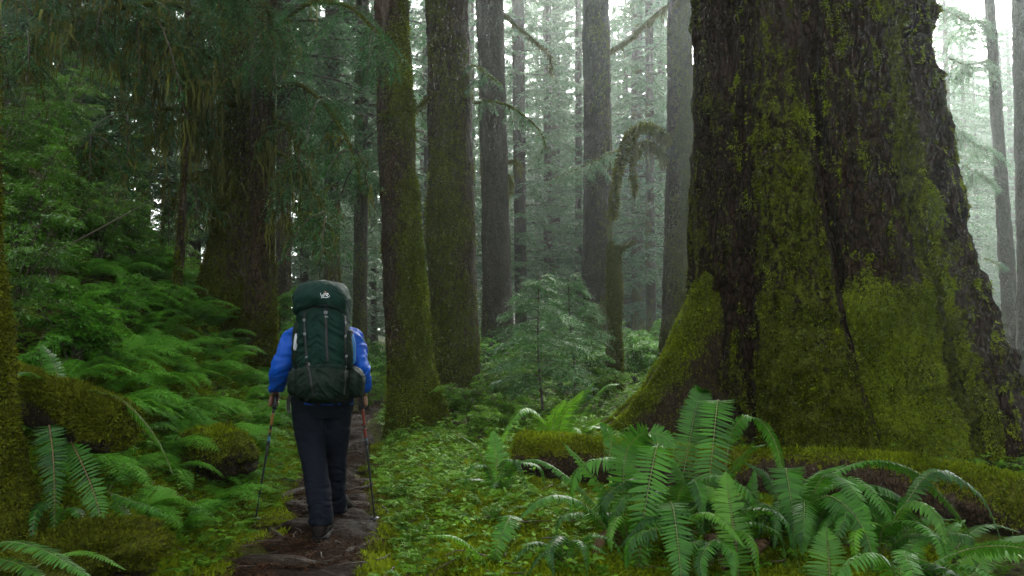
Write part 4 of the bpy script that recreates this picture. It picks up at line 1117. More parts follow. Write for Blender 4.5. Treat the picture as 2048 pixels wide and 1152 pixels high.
def finger(pts, r):
    p = dens(pts, 14)
    g = Geo(); g.tube(p, np.linspace(r, r * .82, 14), 10); return np.concatenate(g.V), np.concatenate(g.Q), np.concatenate(g.T)
def ball(c, r, n=18):
    v = np.linspace(0, math.pi, n); P = np.array(c) + np.stack([0 * v, 0 * v, -np.cos(v) * r[2]], -1)
    return ring_tube(P, np.sin(v) * r[0] + 1e-5, np.sin(v) * r[1] + 1e-5, 22)

def pole_axis(tip, grip): return np.array(tip), np.array(grip)
tipL = at_ground(509, 1052); tipR = at_ground(751, 1052)
gripL = hp(552, 792, 6.17); gripR = hp(722.5, 792, 6.17)
def hand(g, tip, side):
    """fingers wrapped round the pole grip; side = +1 when the palm is on the right of the grip"""
    ax = unit(np.array(g) - np.array(tip)); out = []
    rad = .0165
    c = np.array(g) - ax * .035
    sx = np.array([1.0, 0, 0]) * side
    fw = np.array([0, 1.0, 0])
    back = -fw
    # palm: flattened block beside and behind the grip, joined to the wrist
    palm_c = c + sx * .026 + back * .006
    v = np.linspace(-1, 1, 14)
    P = palm_c + ax * (v * .044)[:, None]
    out.append(ring_tube(P, .0165 * np.sqrt(np.clip(1.05 - v ** 4, .05, 1)), .034 * np.sqrt(np.clip(1.05 - v ** 4, .05, 1)), 22))
    for k, (h, L) in enumerate(((.034, .92), (.012, 1.0), (-.010, .95), (-.031, .80))):
        q = c + ax * h
        pts = []
        for t in np.linspace(0, 1, 7):
            a = math.radians(-20 + 225 * t * L)
            rr = rad + .0085 + .004 * (1 - t)
            pts.append(q + sx * math.cos(a) * rr + fw * math.sin(a) * rr * 1.05 - ax * .004 * t)
        out.append(finger([palm_c + ax * h + fw * .02] + pts[1:], .0088 - .0006 * (k == 3)))
    q = c + ax * .050
    out.append(finger([palm_c + ax * .020 + back * .022, q + sx * .020 - fw * .022, q - sx * .008 - fw * .022 + ax * .004, q - sx * .026 - fw * .006 + ax * .002], .0102))
    return out, palm_c + ax * .040 + back * .004

hl, wl_ = hand(gripL, tipL, -1); hr, wr_ = hand(gripR, tipR, 1)
def arm_inner(rows, wrist):
    r = [list(hp(a, b, c)) + [w / FPX * c * .66, d * .66] for a, b, c, w, d in rows]
    r = r[1:]; r[-1][3:] = [.027, .024]
    r.append(list(wrist) + [.020, .027]); r = dens(r, 44)
    return ring_tube(r[:, :3], r[:, 3], r[:, 4])
headc = hp(646, 600, 6.34); headc[2] = 1.664
hz = np.array([-.118, -.108, -.085, -.055, -.02, .02, .055, .085, .105, .117])
head = ring_tube(headc + np.stack([0 * hz, np.array([.045, .042, .03, .012, 0, -.004, -.006, -.006, -.004, 0]), hz], -1),
                 np.array([.012, .038, .055, .064, .070, .075, .074, .062, .042, .012]), np.array([.012, .036, .058, .078, .092, .098, .096, .080, .054, .015]))
body_parts = [seg(shrink(LEG_L, .72)), seg(shrink(LEG_R, .72)), seg(shrink(PELV, .8)), seg(shrink(TORSO, .80)), arm_inner(ARM_L, wl_), arm_inner(ARM_R, wr_), head,
              seg([(646, 650, 6.12, 18, .062), (646, 630, 6.18, 17, .058), (646, 612, 6.28, 17, .062)]),
              ball(headc + [0, .100, -.018], (.014, .020, .022)), ball(headc + [0, .088, -.075], (.026, .016, .009)), ball(headc + [0, .090, .026], (.050, .014, .012)),
              ball(headc + [.076, -.004, -.01], (.010, .020, .032)), ball(headc + [-.076, -.004, -.01], (.010, .020, .032))] + hl + hr
for s in (-1, 1): body_parts.append(ball(headc + [s * .031, .086, .005], (.013, .010, .009)))
fuse('body', body_parts, .0045, 3, M['skin'], person)

def jack_wr(V):
    p = V * np.array([6, 6, 13.0]); f = fbm(p + fbm(V * 4, 2, 7)[:, None] * 1.5, 3, 71)
    arm = np.clip((np.abs(V[:, 0] - hx[0]) - .16) / .05, 0, 1)
    return .016 * (.8 - np.abs(f) * 1.8) * (.5 + .9 * arm) - .002 + .003 * fbm(V * 40, 2, 72)
hood = seg([(646, 642, 6.14, 30, .085), (646, 622, 6.17, 27, .085), (646, 608, 6.19, 25, .080)])
fuse('jacket', [seg(TORSO), seg(ARM_L), seg(ARM_R), hood], .007, 5, M['jacket'], person, jack_wr)
def trou_wr(V):
    low = smooth(.55, .05, V[:, 2])
    f = fbm(V * np.array([5, 5, 17.0]) + fbm(V * 5, 2, 3)[:, None] * 1.6, 3, 81)
    return .014 * (.8 - np.abs(f) * 1.9) * (.45 + .8 * low) - .001
fuse('trousers', [seg(LEG_L), seg(LEG_R), seg(PELV)], .007, 4, M['trousers'], person, trou_wr)

def boot(c, zf, yaw, lift):
    """walking boot: sole and upper in one skin plus the rubber sole; heel towards the viewer"""
    y = np.linspace(-.085, .215, 16)
    wv = np.interp(y, [-.085, -.06, 0, .08, .15, .20, .215], [.022, .040, .043, .046, .052, .036, .012])
    hv = np.interp(y, [-.085, -.06, .03, .08, .15, .20, .215], [.030, .052, .056, .044, .030, .022, .010])
    zc = np.array(hv) + .028
    P = np.stack([0 * y, y, zc], -1)
    up = ring_tube(P, wv, hv, 26, 'y', 2.5)
    zz = np.linspace(.05, .20, 10); sh = ring_tube(np.stack([0 * zz, -.012 - .02 * (zz - .05), zz], -1), .038 + 0 * zz, .046 + 0 * zz, 26)
    def tr(piece):
        V, Q, T = piece; V = np.array(V)
        cl, sl = math.cos(lift), math.sin(lift)
        Yv = V[:, 1] - .14; V = np.stack([V[:, 0], .14 + Yv * cl + V[:, 2] * sl, -Yv * sl + V[:, 2] * cl], -1)
        cy_, sy_ = math.cos(yaw), math.sin(yaw)
        V = np.stack([V[:, 0] * cy_ - V[:, 1] * sy_, V[:, 0] * sy_ + V[:, 1] * cy_, V[:, 2]], -1)
        return V * np.array([1.32, 1.12, 1.12]) + np.array([c[0], c[1], zf]), Q, T
    b = fuse('boot', [tr(up), tr(sh)], .005, 4, M['boot'], person)
    sp = ring_tube(np.stack([0 * y, y, .016 + 0 * y], -1), wv * 1.06, .016 + 0 * y, 26, 'y', 5)
    s_ = fuse('sole', [tr(sp)], .005, 1, M['sole'], person); s_.parent = b
    return
    cf = ring_tube(np.stack([0 * y[:3], -.075 + 0 * y[:3], np.array([.10, .125, .15])], -1), .030 + 0 * y[:3], .012 + 0 * y[:3], 16)
    t_ = fuse('heel_tab', [tr(cf)], .004, 1, M['boot_gray'], person); t_.parent = b
boot(hp(641, 1050, 5.87), zf_l + .004, .06, 0.0)
boot(hp(674, 1020, 6.42), zf_r + .004, -.10, .30)
# grey cap and hair
cz = np.linspace(.028, .125, 10)
crown_ = ring_tube(headc + np.stack([0 * cz, -.004 + 0 * cz, cz], -1), .083 * np.sqrt(np.clip(1 - ((cz - .028) / .100) ** 2.6, .02, 1)), .105 * np.sqrt(np.clip(1 - ((cz - .028) / .100) ** 2.6, .02, 1)))
by = np.linspace(.06, .175, 8); brim = ring_tube(headc + np.stack([0 * by, by, .040 - .06 * (by - .06)], -1), .07 * np.sqrt(np.clip(1.02 - ((by - .06) / .12) ** 2, .02, 1)), .005 + 0 * by, 20, 'y')
fuse('cap', [crown_, brim], .004, 3, M['cap'], person)
hz2 = np.linspace(-.075, .05, 8)
fuse('hair', [ring_tube(headc + np.stack([0 * hz2, -.022 + 0 * hz2, hz2], -1), .070 + .008 * np.sin(np.linspace(0, 3.1, 8)), .080 + .008 * np.sin(np.linspace(0, 3.1, 8)))], .005, 2, M['hair'], person)

# ---------------------------------------------------------------- backpack
PYc = 5.80                                     # middle of the pack, metres ahead
pk = hp(646, 800, PYc)
pack = empty('backpack', (pk[0], PYc, pk[2]), 'tall dark green hiking backpack with pale emblem worn by the hiker', 'backpack')
def loft(rows, expo, n=90, sides=120):
    """rows (px centre, py, half width px, half depth m, depth centre m)"""
    r = dens([list(hp(a, b, PYc)) + [w / FPX * PYc, d, yc] for a, b, w, d, yc in rows], n)
    P = r[:, :3].copy(); P[:, 1] = r[:, 5]
    return ring_tube(P, np.maximum(r[:, 3], .002), np.maximum(r[:, 4], .002), sides, 'z', expo)
def cloth(f1, f2, amp, seed):
    def w(V):
        d = V - np.array([pk[0], PYc, 1.3]); tilt = np.abs(d[:, 0])
        q = np.stack([d[:, 0] * f1, d[:, 1] * f1 * .6, d[:, 2] * f2 + tilt * f2 * .8], -1)
        f = fbm(q + fbm(V * 5, 2, seed)[:, None] * .8, 3, seed + 1)
        return amp * (1.0 - np.abs(f) * 2.2) + .0018 * fbm(V * 60, 2, seed + 2)
    return w
main = loft([(647, 742, 44, .13, 5.79), (647, 735, 47, .145, 5.79), (648, 715, 48, .155, 5.79), (648, 680, 48, .16, 5.79), (648, 645, 48, .155, 5.79), (647, 620, 48, .15, 5.79), (646, 600, 46, .13, 5.80), (646, 592, 40, .10, 5.80)], 3.2)
fuse('main_bag', [main], .006, 3, M['pack'], pack, cloth(11, 24, .012, 401))
bottom = loft([(648, 803, 20, .08, 5.80), (648, 800, 36, .12, 5.80), (648, 790, 48, .165, 5.79), (648, 770, 51, .180, 5.785), (648, 748, 50, .172, 5.785), (648, 736, 47, .158, 5.79), (648, 731, 40, .13, 5.79)], 3.0)
fuse('bottom_compartment', [bottom], .006, 3, M['pack_dark'], pack, cloth(10, 26, .012, 411))
lid_rows = [(645, 634, 46, .145, 5.80), (645, 628, 51, .175, 5.79), (645, 612, 53.5, .195, 5.79), (645, 596, 53, .195, 5.79), (645, 582, 49, .185, 5.80), (645, 572, 41, .155, 5.81), (644, 566, 28, .11, 5.82), (644, 564, 12, .05, 5.82)]
lv, lq, lt = loft(lid_rows, 2.7)
# the lid's lower edge is arched up in the middle
dx_ = (lv[:, 0] - pk[0]) / .17
zt = hp(645, 563, PYc)[2]; zbm = hp(645, 634, PYc)[2]
arch = np.clip((zt - lv[:, 2]) / (zt - zbm), 0, 1) ** 1.5 * np.clip(1 - dx_ ** 2, 0, 1) * .068
lv = lv + np.stack([0 * arch, 0 * arch, arch], -1)
lid = fuse('lid', [(lv, lq, lt)], .005, 3, M['pack'], pack, cloth(12, 16, .009, 421))
def pocket(rows, expo, name, mat, amp=.006, seed=431):
    return fuse(name, [loft(rows, expo, 50, 60)], .005, 3, mat, pack, cloth(14, 22, amp, seed))
pocket([(594, 792, 10, .05, 5.86), (591, 786, 16, .085, 5.86), (590, 765, 17.5, .10, 5.86), (592, 746, 16, .09, 5.86), (596, 738, 9, .05, 5.86)], 2.6, 'hip_pocket', M['pack_dark'], .005, 433)
pocket([(706, 795, 9, .05, 5.86), (708, 787, 15, .085, 5.86), (709, 765, 16.5, .10, 5.86), (706, 744, 16, .09, 5.86), (702, 734, 9, .05, 5.86)], 2.6, 'hip_pocket', M['pack_dark'], .005, 435)
pocket([(599, 735, 10, .06, 5.80), (598, 715, 12, .085, 5.80), (598, 680, 12, .08, 5.80), (600, 650, 10, .06, 5.80), (602, 640, 5, .03, 5.80)], 2.4, 'side_pocket', M['pack_dark'], .004, 437)
pocket([(697, 735, 9, .06, 5.80), (698, 715, 10, .085, 5.80), (698, 690, 9, .08, 5.80), (697, 660, 7, .05, 5.80)], 2.4, 'side_pocket', M['pack_dark'], .004, 439)
bt = loft([(704, 728, 5, .028, 5.80), (704, 720, 7.5, .034, 5.80), (704, 690, 7.5, .034, 5.80), (703, 676, 6, .026, 5.80), (703, 668, 3.5, .014, 5.80)], 2.0, 40, 40)
bo = fuse('water_bottle', [bt], .004, 2, M['bottle_blue'], person)
bo.parent = None; bo.location = person.location; tag(bo, 'blue water bottle tucked in the right side of the backpack', 'bottle')
bt = loft([(599, 700, 4, .02, 5.70), (599, 694, 5, .024, 5.70), (600, 680, 5, .024, 5.70), (600, 671, 3, .012, 5.70), (600, 667, 2.4, .010, 5.70)], 2.0, 40, 40)
bo = fuse('water_bottle', [bt], .003, 2, M['bottle_clear'], person)
bo.parent = None; bo.location = person.location; tag(bo, 'small pale bottle tucked in the left side of the backpack', 'bottle')

bpy.context.view_layer.update()
def pack_bvh():
    vs, fs, n = [], [], 0
    for o in pack.children:
        m = o.data; k = len(m.vertices)
        v = np.empty(k * 3, np.float32); m.vertices.foreach_get('co', v)
        v = v.reshape(-1, 3) + np.array(pack.location, np.float32)
        vs.extend(map(tuple, v)); fs.extend([tuple(i + n for i in p.vertices) for p in m.polygons]); n += k
    return BVHTree.FromPolygons(vs, fs)
BV = pack_bvh()
def on_pack(px, py, lift=.002):
    """the point of the pack's cloth at a photo pixel, and its outward normal"""
    o = Vector((0, 0, CAM_H)); d = (Vector(px2w(px, py, 5.0)) - o).normalized()
    h, nrm, i, _ = BV.ray_cast(o, d)
    if h is None:
        p = px2w(px, py, PYc); return np.array(p), np.array([0, -1.0, 0])
    n = np.array(nrm); n = n if n @ np.array(d) < 0 else -n
    return np.array(h) + n * lift, n
def strap_on(name, pix, halfw, mat, th=.0022, n=28, lab=None):
    """webbing laid on the pack along a pixel path"""
    pix = spline(np.asarray(pix, float), n)
    P, N = zip(*[on_pack(a, b, .0005) for a, b in pix]); P = np.array(P); N = np.array(N)
    k = np.array([1, 2, 3, 2, 1.]) / 9
    for c in range(3):
        P[:, c] = np.convolve(np.pad(P[:, c], 2, mode='edge'), k, 'valid'); N[:, c] = np.convolve(np.pad(N[:, c], 2, mode='edge'), k, 'valid')
    N = unit(N); t = unit(np.gradient(P, axis=0)); s = unit(np.cross(t, N))
    P = P + N * .0015
    ring = np.stack([P - s * halfw - N * .002, P - s * halfw + N * th, P + s * halfw + N * th, P + s * halfw - N * .002], 1)
    g = Geo(); g.add(ring.reshape(-1, 3), grid_faces(n, 4, True), None)
    g.add(np.vstack([ring[0], ring[-1]]), [(0, 1, 2, 3), (7, 6, 5, 4)])
    o = g.build(name, mat, pack)
    if lab: o['label'] = lab
    return o
def buckle_on(px, py, w, h, mat='buckle', parent=None):
    p, n = on_pack(px, py, .004)
    rt = unit(np.cross(UP, -n)); up = np.cross(-n, rt)
    g = Geo()
    for (cx, cz, sx, sz) in ((0, h * .4, w * .5, h * .14), (0, -h * .4, w * .5, h * .14), (-w * .42, 0, w * .1, h * .5), (w * .42, 0, w * .1, h * .5), (0, 0, w * .38, h * .12)):
        c = p + rt * cx + up * cz
        b = np.array([c + rt * sx * i + up * sz * j + n * .003 * k for k in (-1, 1) for j in (-1, 1) for i in (-1, 1)])
        g.add(b, [(0, 1, 3, 2), (4, 6, 7, 5), (0, 4, 5, 1), (2, 3, 7, 6), (0, 2, 6, 4), (1, 5, 7, 3)])
    o = g.build('buckle', M[mat], pack)
    if parent is not None:
        o.parent = parent
    return o
s1 = strap_on('strap', [(651, 611), (652, 640), (653, 680), (655, 724)], .0085, M['strap'], lab='black centre strap with bright buckle')
buckle_on(652, 625, .024, .018, parent=s1); buckle_on(652.5, 634, .022, .010, parent=s1)
s2 = strap_on('strap', [(609, 626), (609, 650), (611, 690), (615, 735)], .0075, M['strap'])
s3 = strap_on('strap', [(689, 630), (690, 655), (690, 690), (692, 735)], .0075, M['strap'])
for px_, py_, s_ in ((609, 640, s2), (610, 668, s2), (613, 715, s2), (690, 645, s3), (690, 672, s3), (692, 712, s3)): buckle_on(px_, py_, .016, .016, parent=s_)
s4 = strap_on('strap', [(611, 722), (618, 740), (622, 765), (626, 790)], .007, M['strap'])
s5 = strap_on('strap', [(692, 724), (690, 742), (690, 765), (688, 790)], .007, M['strap'])
buckle_on(617, 728, .022, .02, parent=s4); buckle_on(691, 733, .018, .018, parent=s5)
strap_on('seam', [(603, 632), (618, 620), (634, 612), (650, 610), (668, 612), (684, 622), (695, 634)], .0022, M['strap'], .001, 40)
strap_on('seam', [(606, 735), (630, 731), (650, 730), (670, 731), (694, 736)], .0025, M['strap'], .001, 30)
# hip belt end hanging by the left thigh
g = Geo(); hb = spline([hp(583, 786, 5.85), hp(577, 800, 5.85), hp(577, 818, 5.86), hp(579, 826, 5.86)], 16)
g.strips(hb[None], np.broadcast_to(np.array([.011, .004, 0]), (1, 16, 3)), .5); g.strips(hb[None] + np.array([0, .003, 0]), np.broadcast_to(np.array([.011, .004, 0]), (1, 16, 3)), .5)
g.build('belt_end', M['strap'], pack)
# emblem: a small brown peak over a looping white wordmark with a swoosh
def emb(zx, zy): return (620 + zx / 28.8, 570 + zy / 28.8)
g = Geo()
for st_ in ([(608, 470), (630, 580), (690, 672), (745, 570), (825, 500), (900, 500), (880, 560), (790, 612), (780, 690)],
            [(940, 640), (955, 520), (1015, 490), (1050, 540), (985, 600), (1040, 660)],
            [(640, 740), (790, 712), (950, 722), (1085, 680), (1130, 600)]):
    pts_ = spline([on_pack(*emb(*p), .0022)[0] for p in st_], 30)
    g.tube(pts_, .0015, 6)
eb = g.build('emblem', M['white_print'], lid, tuple(pack.location))
a_, b_, c_ = [on_pack(*emb(*p), .002)[0] for p in ((775, 462), (870, 352), (985, 462))]
g = Geo(); nn_ = np.array([0, -.0015, 0]); g.add([a_, b_, c_, a_ + nn_, b_ + nn_, c_ + nn_], [(0, 1, 4, 3), (1, 2, 5, 4), (2, 0, 3, 5)], [(0, 2, 1), (3, 4, 5)])
g.build('emblem_peak', M['brown_print'], lid, tuple(pack.location))

# shoulder straps over the jacket
for s_ in (-1, 1):
    P = spline([hp(646 + s_ * 38, 655, 5.93), hp(646 + s_ * 40, 640, 6.02), hp(646 + s_ * 42, 645, 6.16), hp(646 + s_ * 40, 690, 6.27), hp(646 + s_ * 50, 735, 6.22)], 30)
    g = Geo(); t_ = unit(np.gradient(P, axis=0)); g.tube(P, .022, 10); g.build('shoulder_strap', M['pack_dark'], pack)

# ---------------------------------------------------------------- trekking poles
def trekking_pole(tip, grip, label, bands):
    tip = np.array(tip); grip = np.array(grip)
    ax = unit(grip - tip); top = grip + ax * .035; L = np.linalg.norm(top - tip)
    r = empty('trekking_pole', tip, label, 'trekking pole')
    P = lambda d: tip + ax * d
    def tube(name, d0, d1, r0, r1, mat, parent=r, n=8):
        g = Geo(); g.tube(np.array([P(d0 + (d1 - d0) * k / (n - 1)) for k in range(n)]), np.linspace(r0, r1, n), 14, .5)
        o = g.build(name, M[mat], r)
        if parent is not r: o.parent = parent
        return o
    tube('tip', -.012, .035, .002, .0055, 'pole_tip')
    tube('shaft', .035, L - .36, .0065, .0085, 'pole_dark')
    up = tube('upper_shaft', L - .38, L - .11, .0095, .0098, 'pole_dark')
    for a_, b_, m_ in bands: tube('band', L - a_, L - b_, .0104, .0106, m_, up)
    tube('lock_collar', L - .40, L - .36, .0125, .0125, 'pole_dark')
    g = Geo()
    d = np.array([0, .012, .03, .05, .075, .10, .118, .13]); rr = np.array([.012, .0165, .0155, .0175, .016, .0185, .021, .010])
    g.tube(np.array([P(L - .13 + x) for x in d]), rr, 16); g.build('grip', M['strap'], r)
    g = Geo(); g.tube(np.array([P(.055), P(.060), P(.066)]), [.030, .036, .012], 20); g.build('basket', M['pole_dark'], r)
    g = Geo(); side = np.array([0, -1.0, 0]); lp = spline([P(L - .01), P(L - .01) + side * .035 - UP * .03, P(L) + side * .045 - UP * .10, P(L) + side * .02 - UP * .13, P(L - .03) + side * .012 - UP * .03], 24)
    g.strips(lp[None], np.broadcast_to(np.array([.007, 0, 0]), (1, 24, 3)), .5); g.build('wrist_strap', M['strap'], r)
    return r
trekking_pole(tipL, gripL, 'trekking pole with gold and teal bands held in the left hand', [(.37, .33, 'pole_teal'), (.25, .16, 'pole_gold'), (.30, .28, 'pole_gold')])
trekking_pole(tipR, gripR, 'trekking pole with red upper shaft held in the right hand', [(.36, .35, 'pole_teal'), (.345, .27, 'pole_red'), (.25, .12, 'pole_red')])
# ---------------------------------------------------------------- ferns
def sword_frond(path, halfw, rng, pairs=46, n=64, tint=.5, twist=0.0, g=None, gs=None, side=None, droop=.22, taper_base=.12):
    """one frond: rachis through path (base first), leaflets on both sides"""
    ax = spline(path, n)
    h = ax[-1] - ax[0]; h = np.array([h[0], h[1], 0])
    if np.linalg.norm(h) < 1e-3: h = np.array([0, -1.0, 0])
    h = h / np.linalg.norm(h)
    sd = np.cross(h, UP) if side is None else np.asarray(side, float)
    tg = unit(np.gradient(ax, axis=0))
    sv = unit(sd[None] - tg * (tg @ sd)[:, None])
    if twist: 
        nn = np.cross(sv, tg); sv = sv * math.cos(twist) + nn * math.sin(twist)
    nrm = np.cross(sv, tg)
    u = np.linspace(taper_base, .995, pairs)
    i = np.minimum((u * (n - 1)).astype(int), n - 2); f = (u * (n - 1) - i)[:, None]
    P = ax[i] * (1 - f) + ax[i + 1] * f
    w = halfw * np.minimum(1, (u - taper_base) * 5 + .62) * np.clip((1 - u) / .46, 0, 1) ** .62
    step = np.linalg.norm(np.diff(ax, axis=0), axis=1).sum() / pairs
    for sg in (1, -1):
        jit = rng.normal(0, .07, (pairs, 3))
        ld = unit(sv[i] * sg + tg[i] * (.10 + .75 * u[:, None] ** 3) + jit)
        L = w * rng.uniform(.9, 1.08, pairs)
        # each leaflet: two strips folded along its midrib, narrow wedge base, pointed drooping tip
        wd = tg[i] * (step * .47)
        up = nrm[i]
        a = P + up * .002
        tt = np.clip(tint + rng.normal(0, .16) + rng.normal(0, .14, pairs), .06, 1)
        K = np.array([0.0, .16, .5, .80, 1.0]); WK = np.array([.25, .95, .88, .55, .03])
        cen = a[:, None] + ld[:, None] * (L[:, None, None] * K[None, :, None]) - (UP * .5 + up[:, None] * .5) * (droop * L[:, None, None] * K[None, :, None] ** 2) 
        lo = cen - wd[:, None] * WK[None, :, None] + up[:, None] * (step * .10 * WK)[None, :, None]
        hi = cen + wd[:, None] * (WK * .9)[None, :, None] + up[:, None] * (step * .10 * WK)[None, :, None]
        V = np.stack([lo, cen, hi], 2).reshape(-1, 3)
        b = np.arange(pairs)[:, None] * 15 + np.arange(4)[None] * 3
        Q = np.concatenate([np.stack([b, b + 1, b + 4, b + 3], -1).reshape(-1, 4), np.stack([b + 1, b + 2, b + 5, b + 4], -1).reshape(-1, 4)])
        g.add(V, Q, None, np.repeat(tt, 15))
    gs.tube(ax, np.linspace(.0042, .0010, n), 5, .5, cap=False)
    return ax

def fern_thing(label, fronds, seed, mat='sword', name='sword_fern', group=None, stem='stem', base=None, filler=None, toward=(-1.2, 1.2)):
    """fronds: (pixel path with depths, half width in pixels, options)"""
    rng = np.random.default_rng(seed)
    first = px2w(*fronds[0][0][0])
    b = first if base is None else px2w(*base)
    b = np.array([b[0], b[1], float(hfun(b[0], b[1]))])
    root = empty(name, b, label, 'fern', group)
    for fr in fronds:
        pix, hw = fr[0], fr[1]; opt = dict(fr[2]) if len(fr) > 2 else {}
        m = opt.pop('mat', mat); lab = opt.pop('label', None); st = opt.pop('stem', stem)
        pth = np.array([px2w(*p) for p in pix])
        Ym = np.mean([p[2] for p in pix])
        g, gs = Geo(), Geo()
        L = np.linalg.norm(np.diff(pth, axis=0), axis=1).sum()
        opt.setdefault('pairs', int(np.clip(L / .0150, 16, 68)))
        sword_frond(pth, hw / FPX * Ym, rng, g=g, gs=gs, **opt)
        f = g.build('frond', M[m], root)
        if lab: f['label'] = lab
        gs.build('rachis', M[st], f, tuple(root.location))
    for k in range(filler[0] if filler else 0):
        # more fronds of the same crown, arching out on all sides
        a = -math.pi / 2 + np.interp(k + rng.random() * .8, [0, filler[0]], toward) * 1.25
        L = rng.uniform(filler[1], filler[2]); dh = np.array([math.cos(a), math.sin(a), 0]); r_ = rng.uniform(.30, .62)
        pth = np.array([b, b + dh * L * .22 + UP * L * r_ * .8, b + dh * L * .5 + UP * L * r_ * 1.05, b + dh * L * .78 + UP * L * r_ * .85, b + dh * L * (1.0 - .2 * rng.random()) + UP * L * r_ * .25])
        pth[1:] += rng.normal(0, .03 * L, (4, 3))
        g, gs = Geo(), Geo()
        sword_frond(pth, L * rng.uniform(.10, .135), rng, g=g, gs=gs, pairs=int(L / .0150), tint=float(np.clip(rng.normal(.42, .12), .1, 1)), droop=rng.uniform(.2, .6), twist=rng.normal(0, .2))
        m = 'sword_bright' if rng.random() < .15 else mat
        f = g.build('frond', M[m], root); gs.build('rachis', M[stem], f, tuple(root.location))
    return root

# the big clump in front of the log, from left to right
fern_thing('sword fern with one long frond arching left over the moss, nearest the trail', [
    ([(1262, 1135, 4.9), (1215, 1062, 4.8), (1170, 1010, 4.75), (1118, 990, 4.7), (1072, 1004, 4.65), (1040, 1036, 4.6)], 31, {'stem': 'stem_brown', 'droop': .5}),
    ([(1268, 1140, 4.9), (1232, 1050, 5.0), (1204, 985, 5.05), (1165, 930, 5.1), (1128, 888, 5.15)], 27, {'mat': 'sword_bright', 'stem': 'stem_brown', 'pairs': 26, 'label': 'upright yellow green frond on a brown stalk'}),
    ([(1250, 1100, 5.1), (1190, 1010, 5.3), (1130, 950, 5.4), (1075, 920, 5.5), (1032, 926, 5.5)], 13, {'droop': .7}),
], 401, filler=(5, .35, .55))
fern_thing('small sword fern frond pair drooping to the bottom edge left of the clump', [
    ([(1018, 1040, 4.85), (1022, 1032, 4.75), (1012, 1050, 4.65), (996, 1090, 4.6), (982, 1160, 4.55)], 27, {'pairs': 30}),
    ([(985, 1160, 4.6), (968, 1125, 4.5), (940, 1092, 4.45), (905, 1072, 4.4), (862, 1072, 4.35)], 21, {'droop': .6, 'pairs': 26, 'mat': 'sword_bright'}),
], 402, base=(1010, 1130, 4.75))
fern_thing('tall central sword fern with two long hanging fronds in front of the log', [
    ([(1280, 1150, 5.15), (1253, 1050, 5.0), (1247, 960, 4.95), (1255, 900, 4.95), (1285, 868, 4.9), (1325, 872, 4.85), (1352, 895, 4.8)], 36, {'side': (1, -.35, .1)}),
    ([(1330, 900, 5.15), (1322, 884, 4.95), (1312, 900, 4.8), (1300, 960, 4.7), (1287, 1040, 4.62), (1278, 1130, 4.58), (1274, 1175, 4.56)], 40, {'taper_base': .04, 'side': (1, 0, 0), 'pairs': 52}),
    ([(1335, 1150, 5.25), (1365, 960, 5.6), (1385, 850, 5.7), (1400, 790, 5.75), (1412, 778, 5.7)], 35, {'side': (1, -.2, 0)}),
    ([(1445, 822, 5.75), (1437, 800, 5.5), (1432, 830, 5.35), (1425, 900, 5.2), (1417, 970, 5.12), (1408, 1040, 5.05), (1402, 1110, 5.0)], 37, {'taper_base': .03, 'side': (1, 0, 0), 'pairs': 54}),
    ([(1400, 1100, 5.3), (1375, 1000, 5.35), (1350, 930, 5.4), (1310, 900, 5.5)], 26, {}),
    ([(1390, 1120, 5.2), (1430, 1010, 5.1), (1465, 940, 5.0), (1500, 900, 4.9), (1530, 890, 4.85)], 26, {}),
    ([(1350, 1130, 5.2), (1350, 1040, 5.0), (1362, 980, 4.9), (1385, 960, 4.8), (1400, 990, 4.7), (1405, 1040, 4.65)], 28, {}),
    ([(1215, 930, 5.8), (1222, 890, 5.9), (1215, 862, 5.9), (1200, 846, 5.9)], 18, {'pairs': 20}),
    ([(1450, 950, 5.4), (1462, 870, 5.4), (1490, 835, 5.35), (1525, 846, 5.3), (1550, 885, 5.25), (1564, 935, 5.2), (1568, 960, 5.2)], 20, {'droop': .5, 'side': (.55, -.8, 0)}),
], 403, base=(1340, 1140, 5.2), filler=(9, .45, .75))
fern_thing('sword fern with a blunt hanging frond low at the centre bottom of the clump', [
    ([(1345, 1030, 4.75), (1338, 1006, 4.55), (1346, 1014, 4.4), (1354, 1070, 4.25), (1360, 1130, 4.15), (1366, 1210, 4.1)], 36, {'taper_base': .05, 'side': (1, 0, 0), 'pairs': 44}),
    ([(1480, 1200, 4.35), (1474, 1110, 4.35), (1465, 1040, 4.4), (1456, 985, 4.45), (1452, 945, 4.5)], 38, {'mat': 'sword_bright', 'stem': 'stem_brown', 'side': (1, 0, 0), 'pairs': 44, 'label': 'upright light green frond with brown midrib'}),
    ([(1370, 1060, 4.7), (1390, 1030, 4.5), (1425, 1028, 4.4), (1465, 1060, 4.3), (1490, 1095, 4.25)], 16, {'droop': .6, 'mat': 'sword_bright'}),
    ([(1450, 1160, 4.7), (1480, 1070, 4.9), (1500, 1000, 5.0), (1510, 940, 5.05)], 24, {}),
], 404, base=(1420, 1160, 4.55), filler=(8, .40, .65))
fern_thing('skirt of brown dead fronds collapsed under the fern clump', [
    ([(1400, 1120, 4.8), (1420, 1070, 4.6), (1440, 1090, 4.5), (1452, 1160, 4.45)], 20, {'pairs': 30}),
    ([(1250, 1110, 4.9), (1225, 1060, 4.8), (1200, 1080, 4.7), (1185, 1130, 4.65)], 17, {'pairs': 28}),
    ([(1560, 1130, 4.8), (1530, 1080, 4.7), (1510, 1100, 4.6), (1500, 1160, 4.55)], 20, {'pairs': 30}),
    ([(1500, 1130, 4.8), (1490, 1080, 4.7), (1470, 1085, 4.6)], 16, {'pairs': 22}),
    ([(1640, 1130, 4.8), (1690, 1090, 4.7), (1720, 1110, 4.6), (1740, 1160, 4.5)], 18, {'pairs': 30}),
], 414, mat='dead_frond', stem='stem_brown')
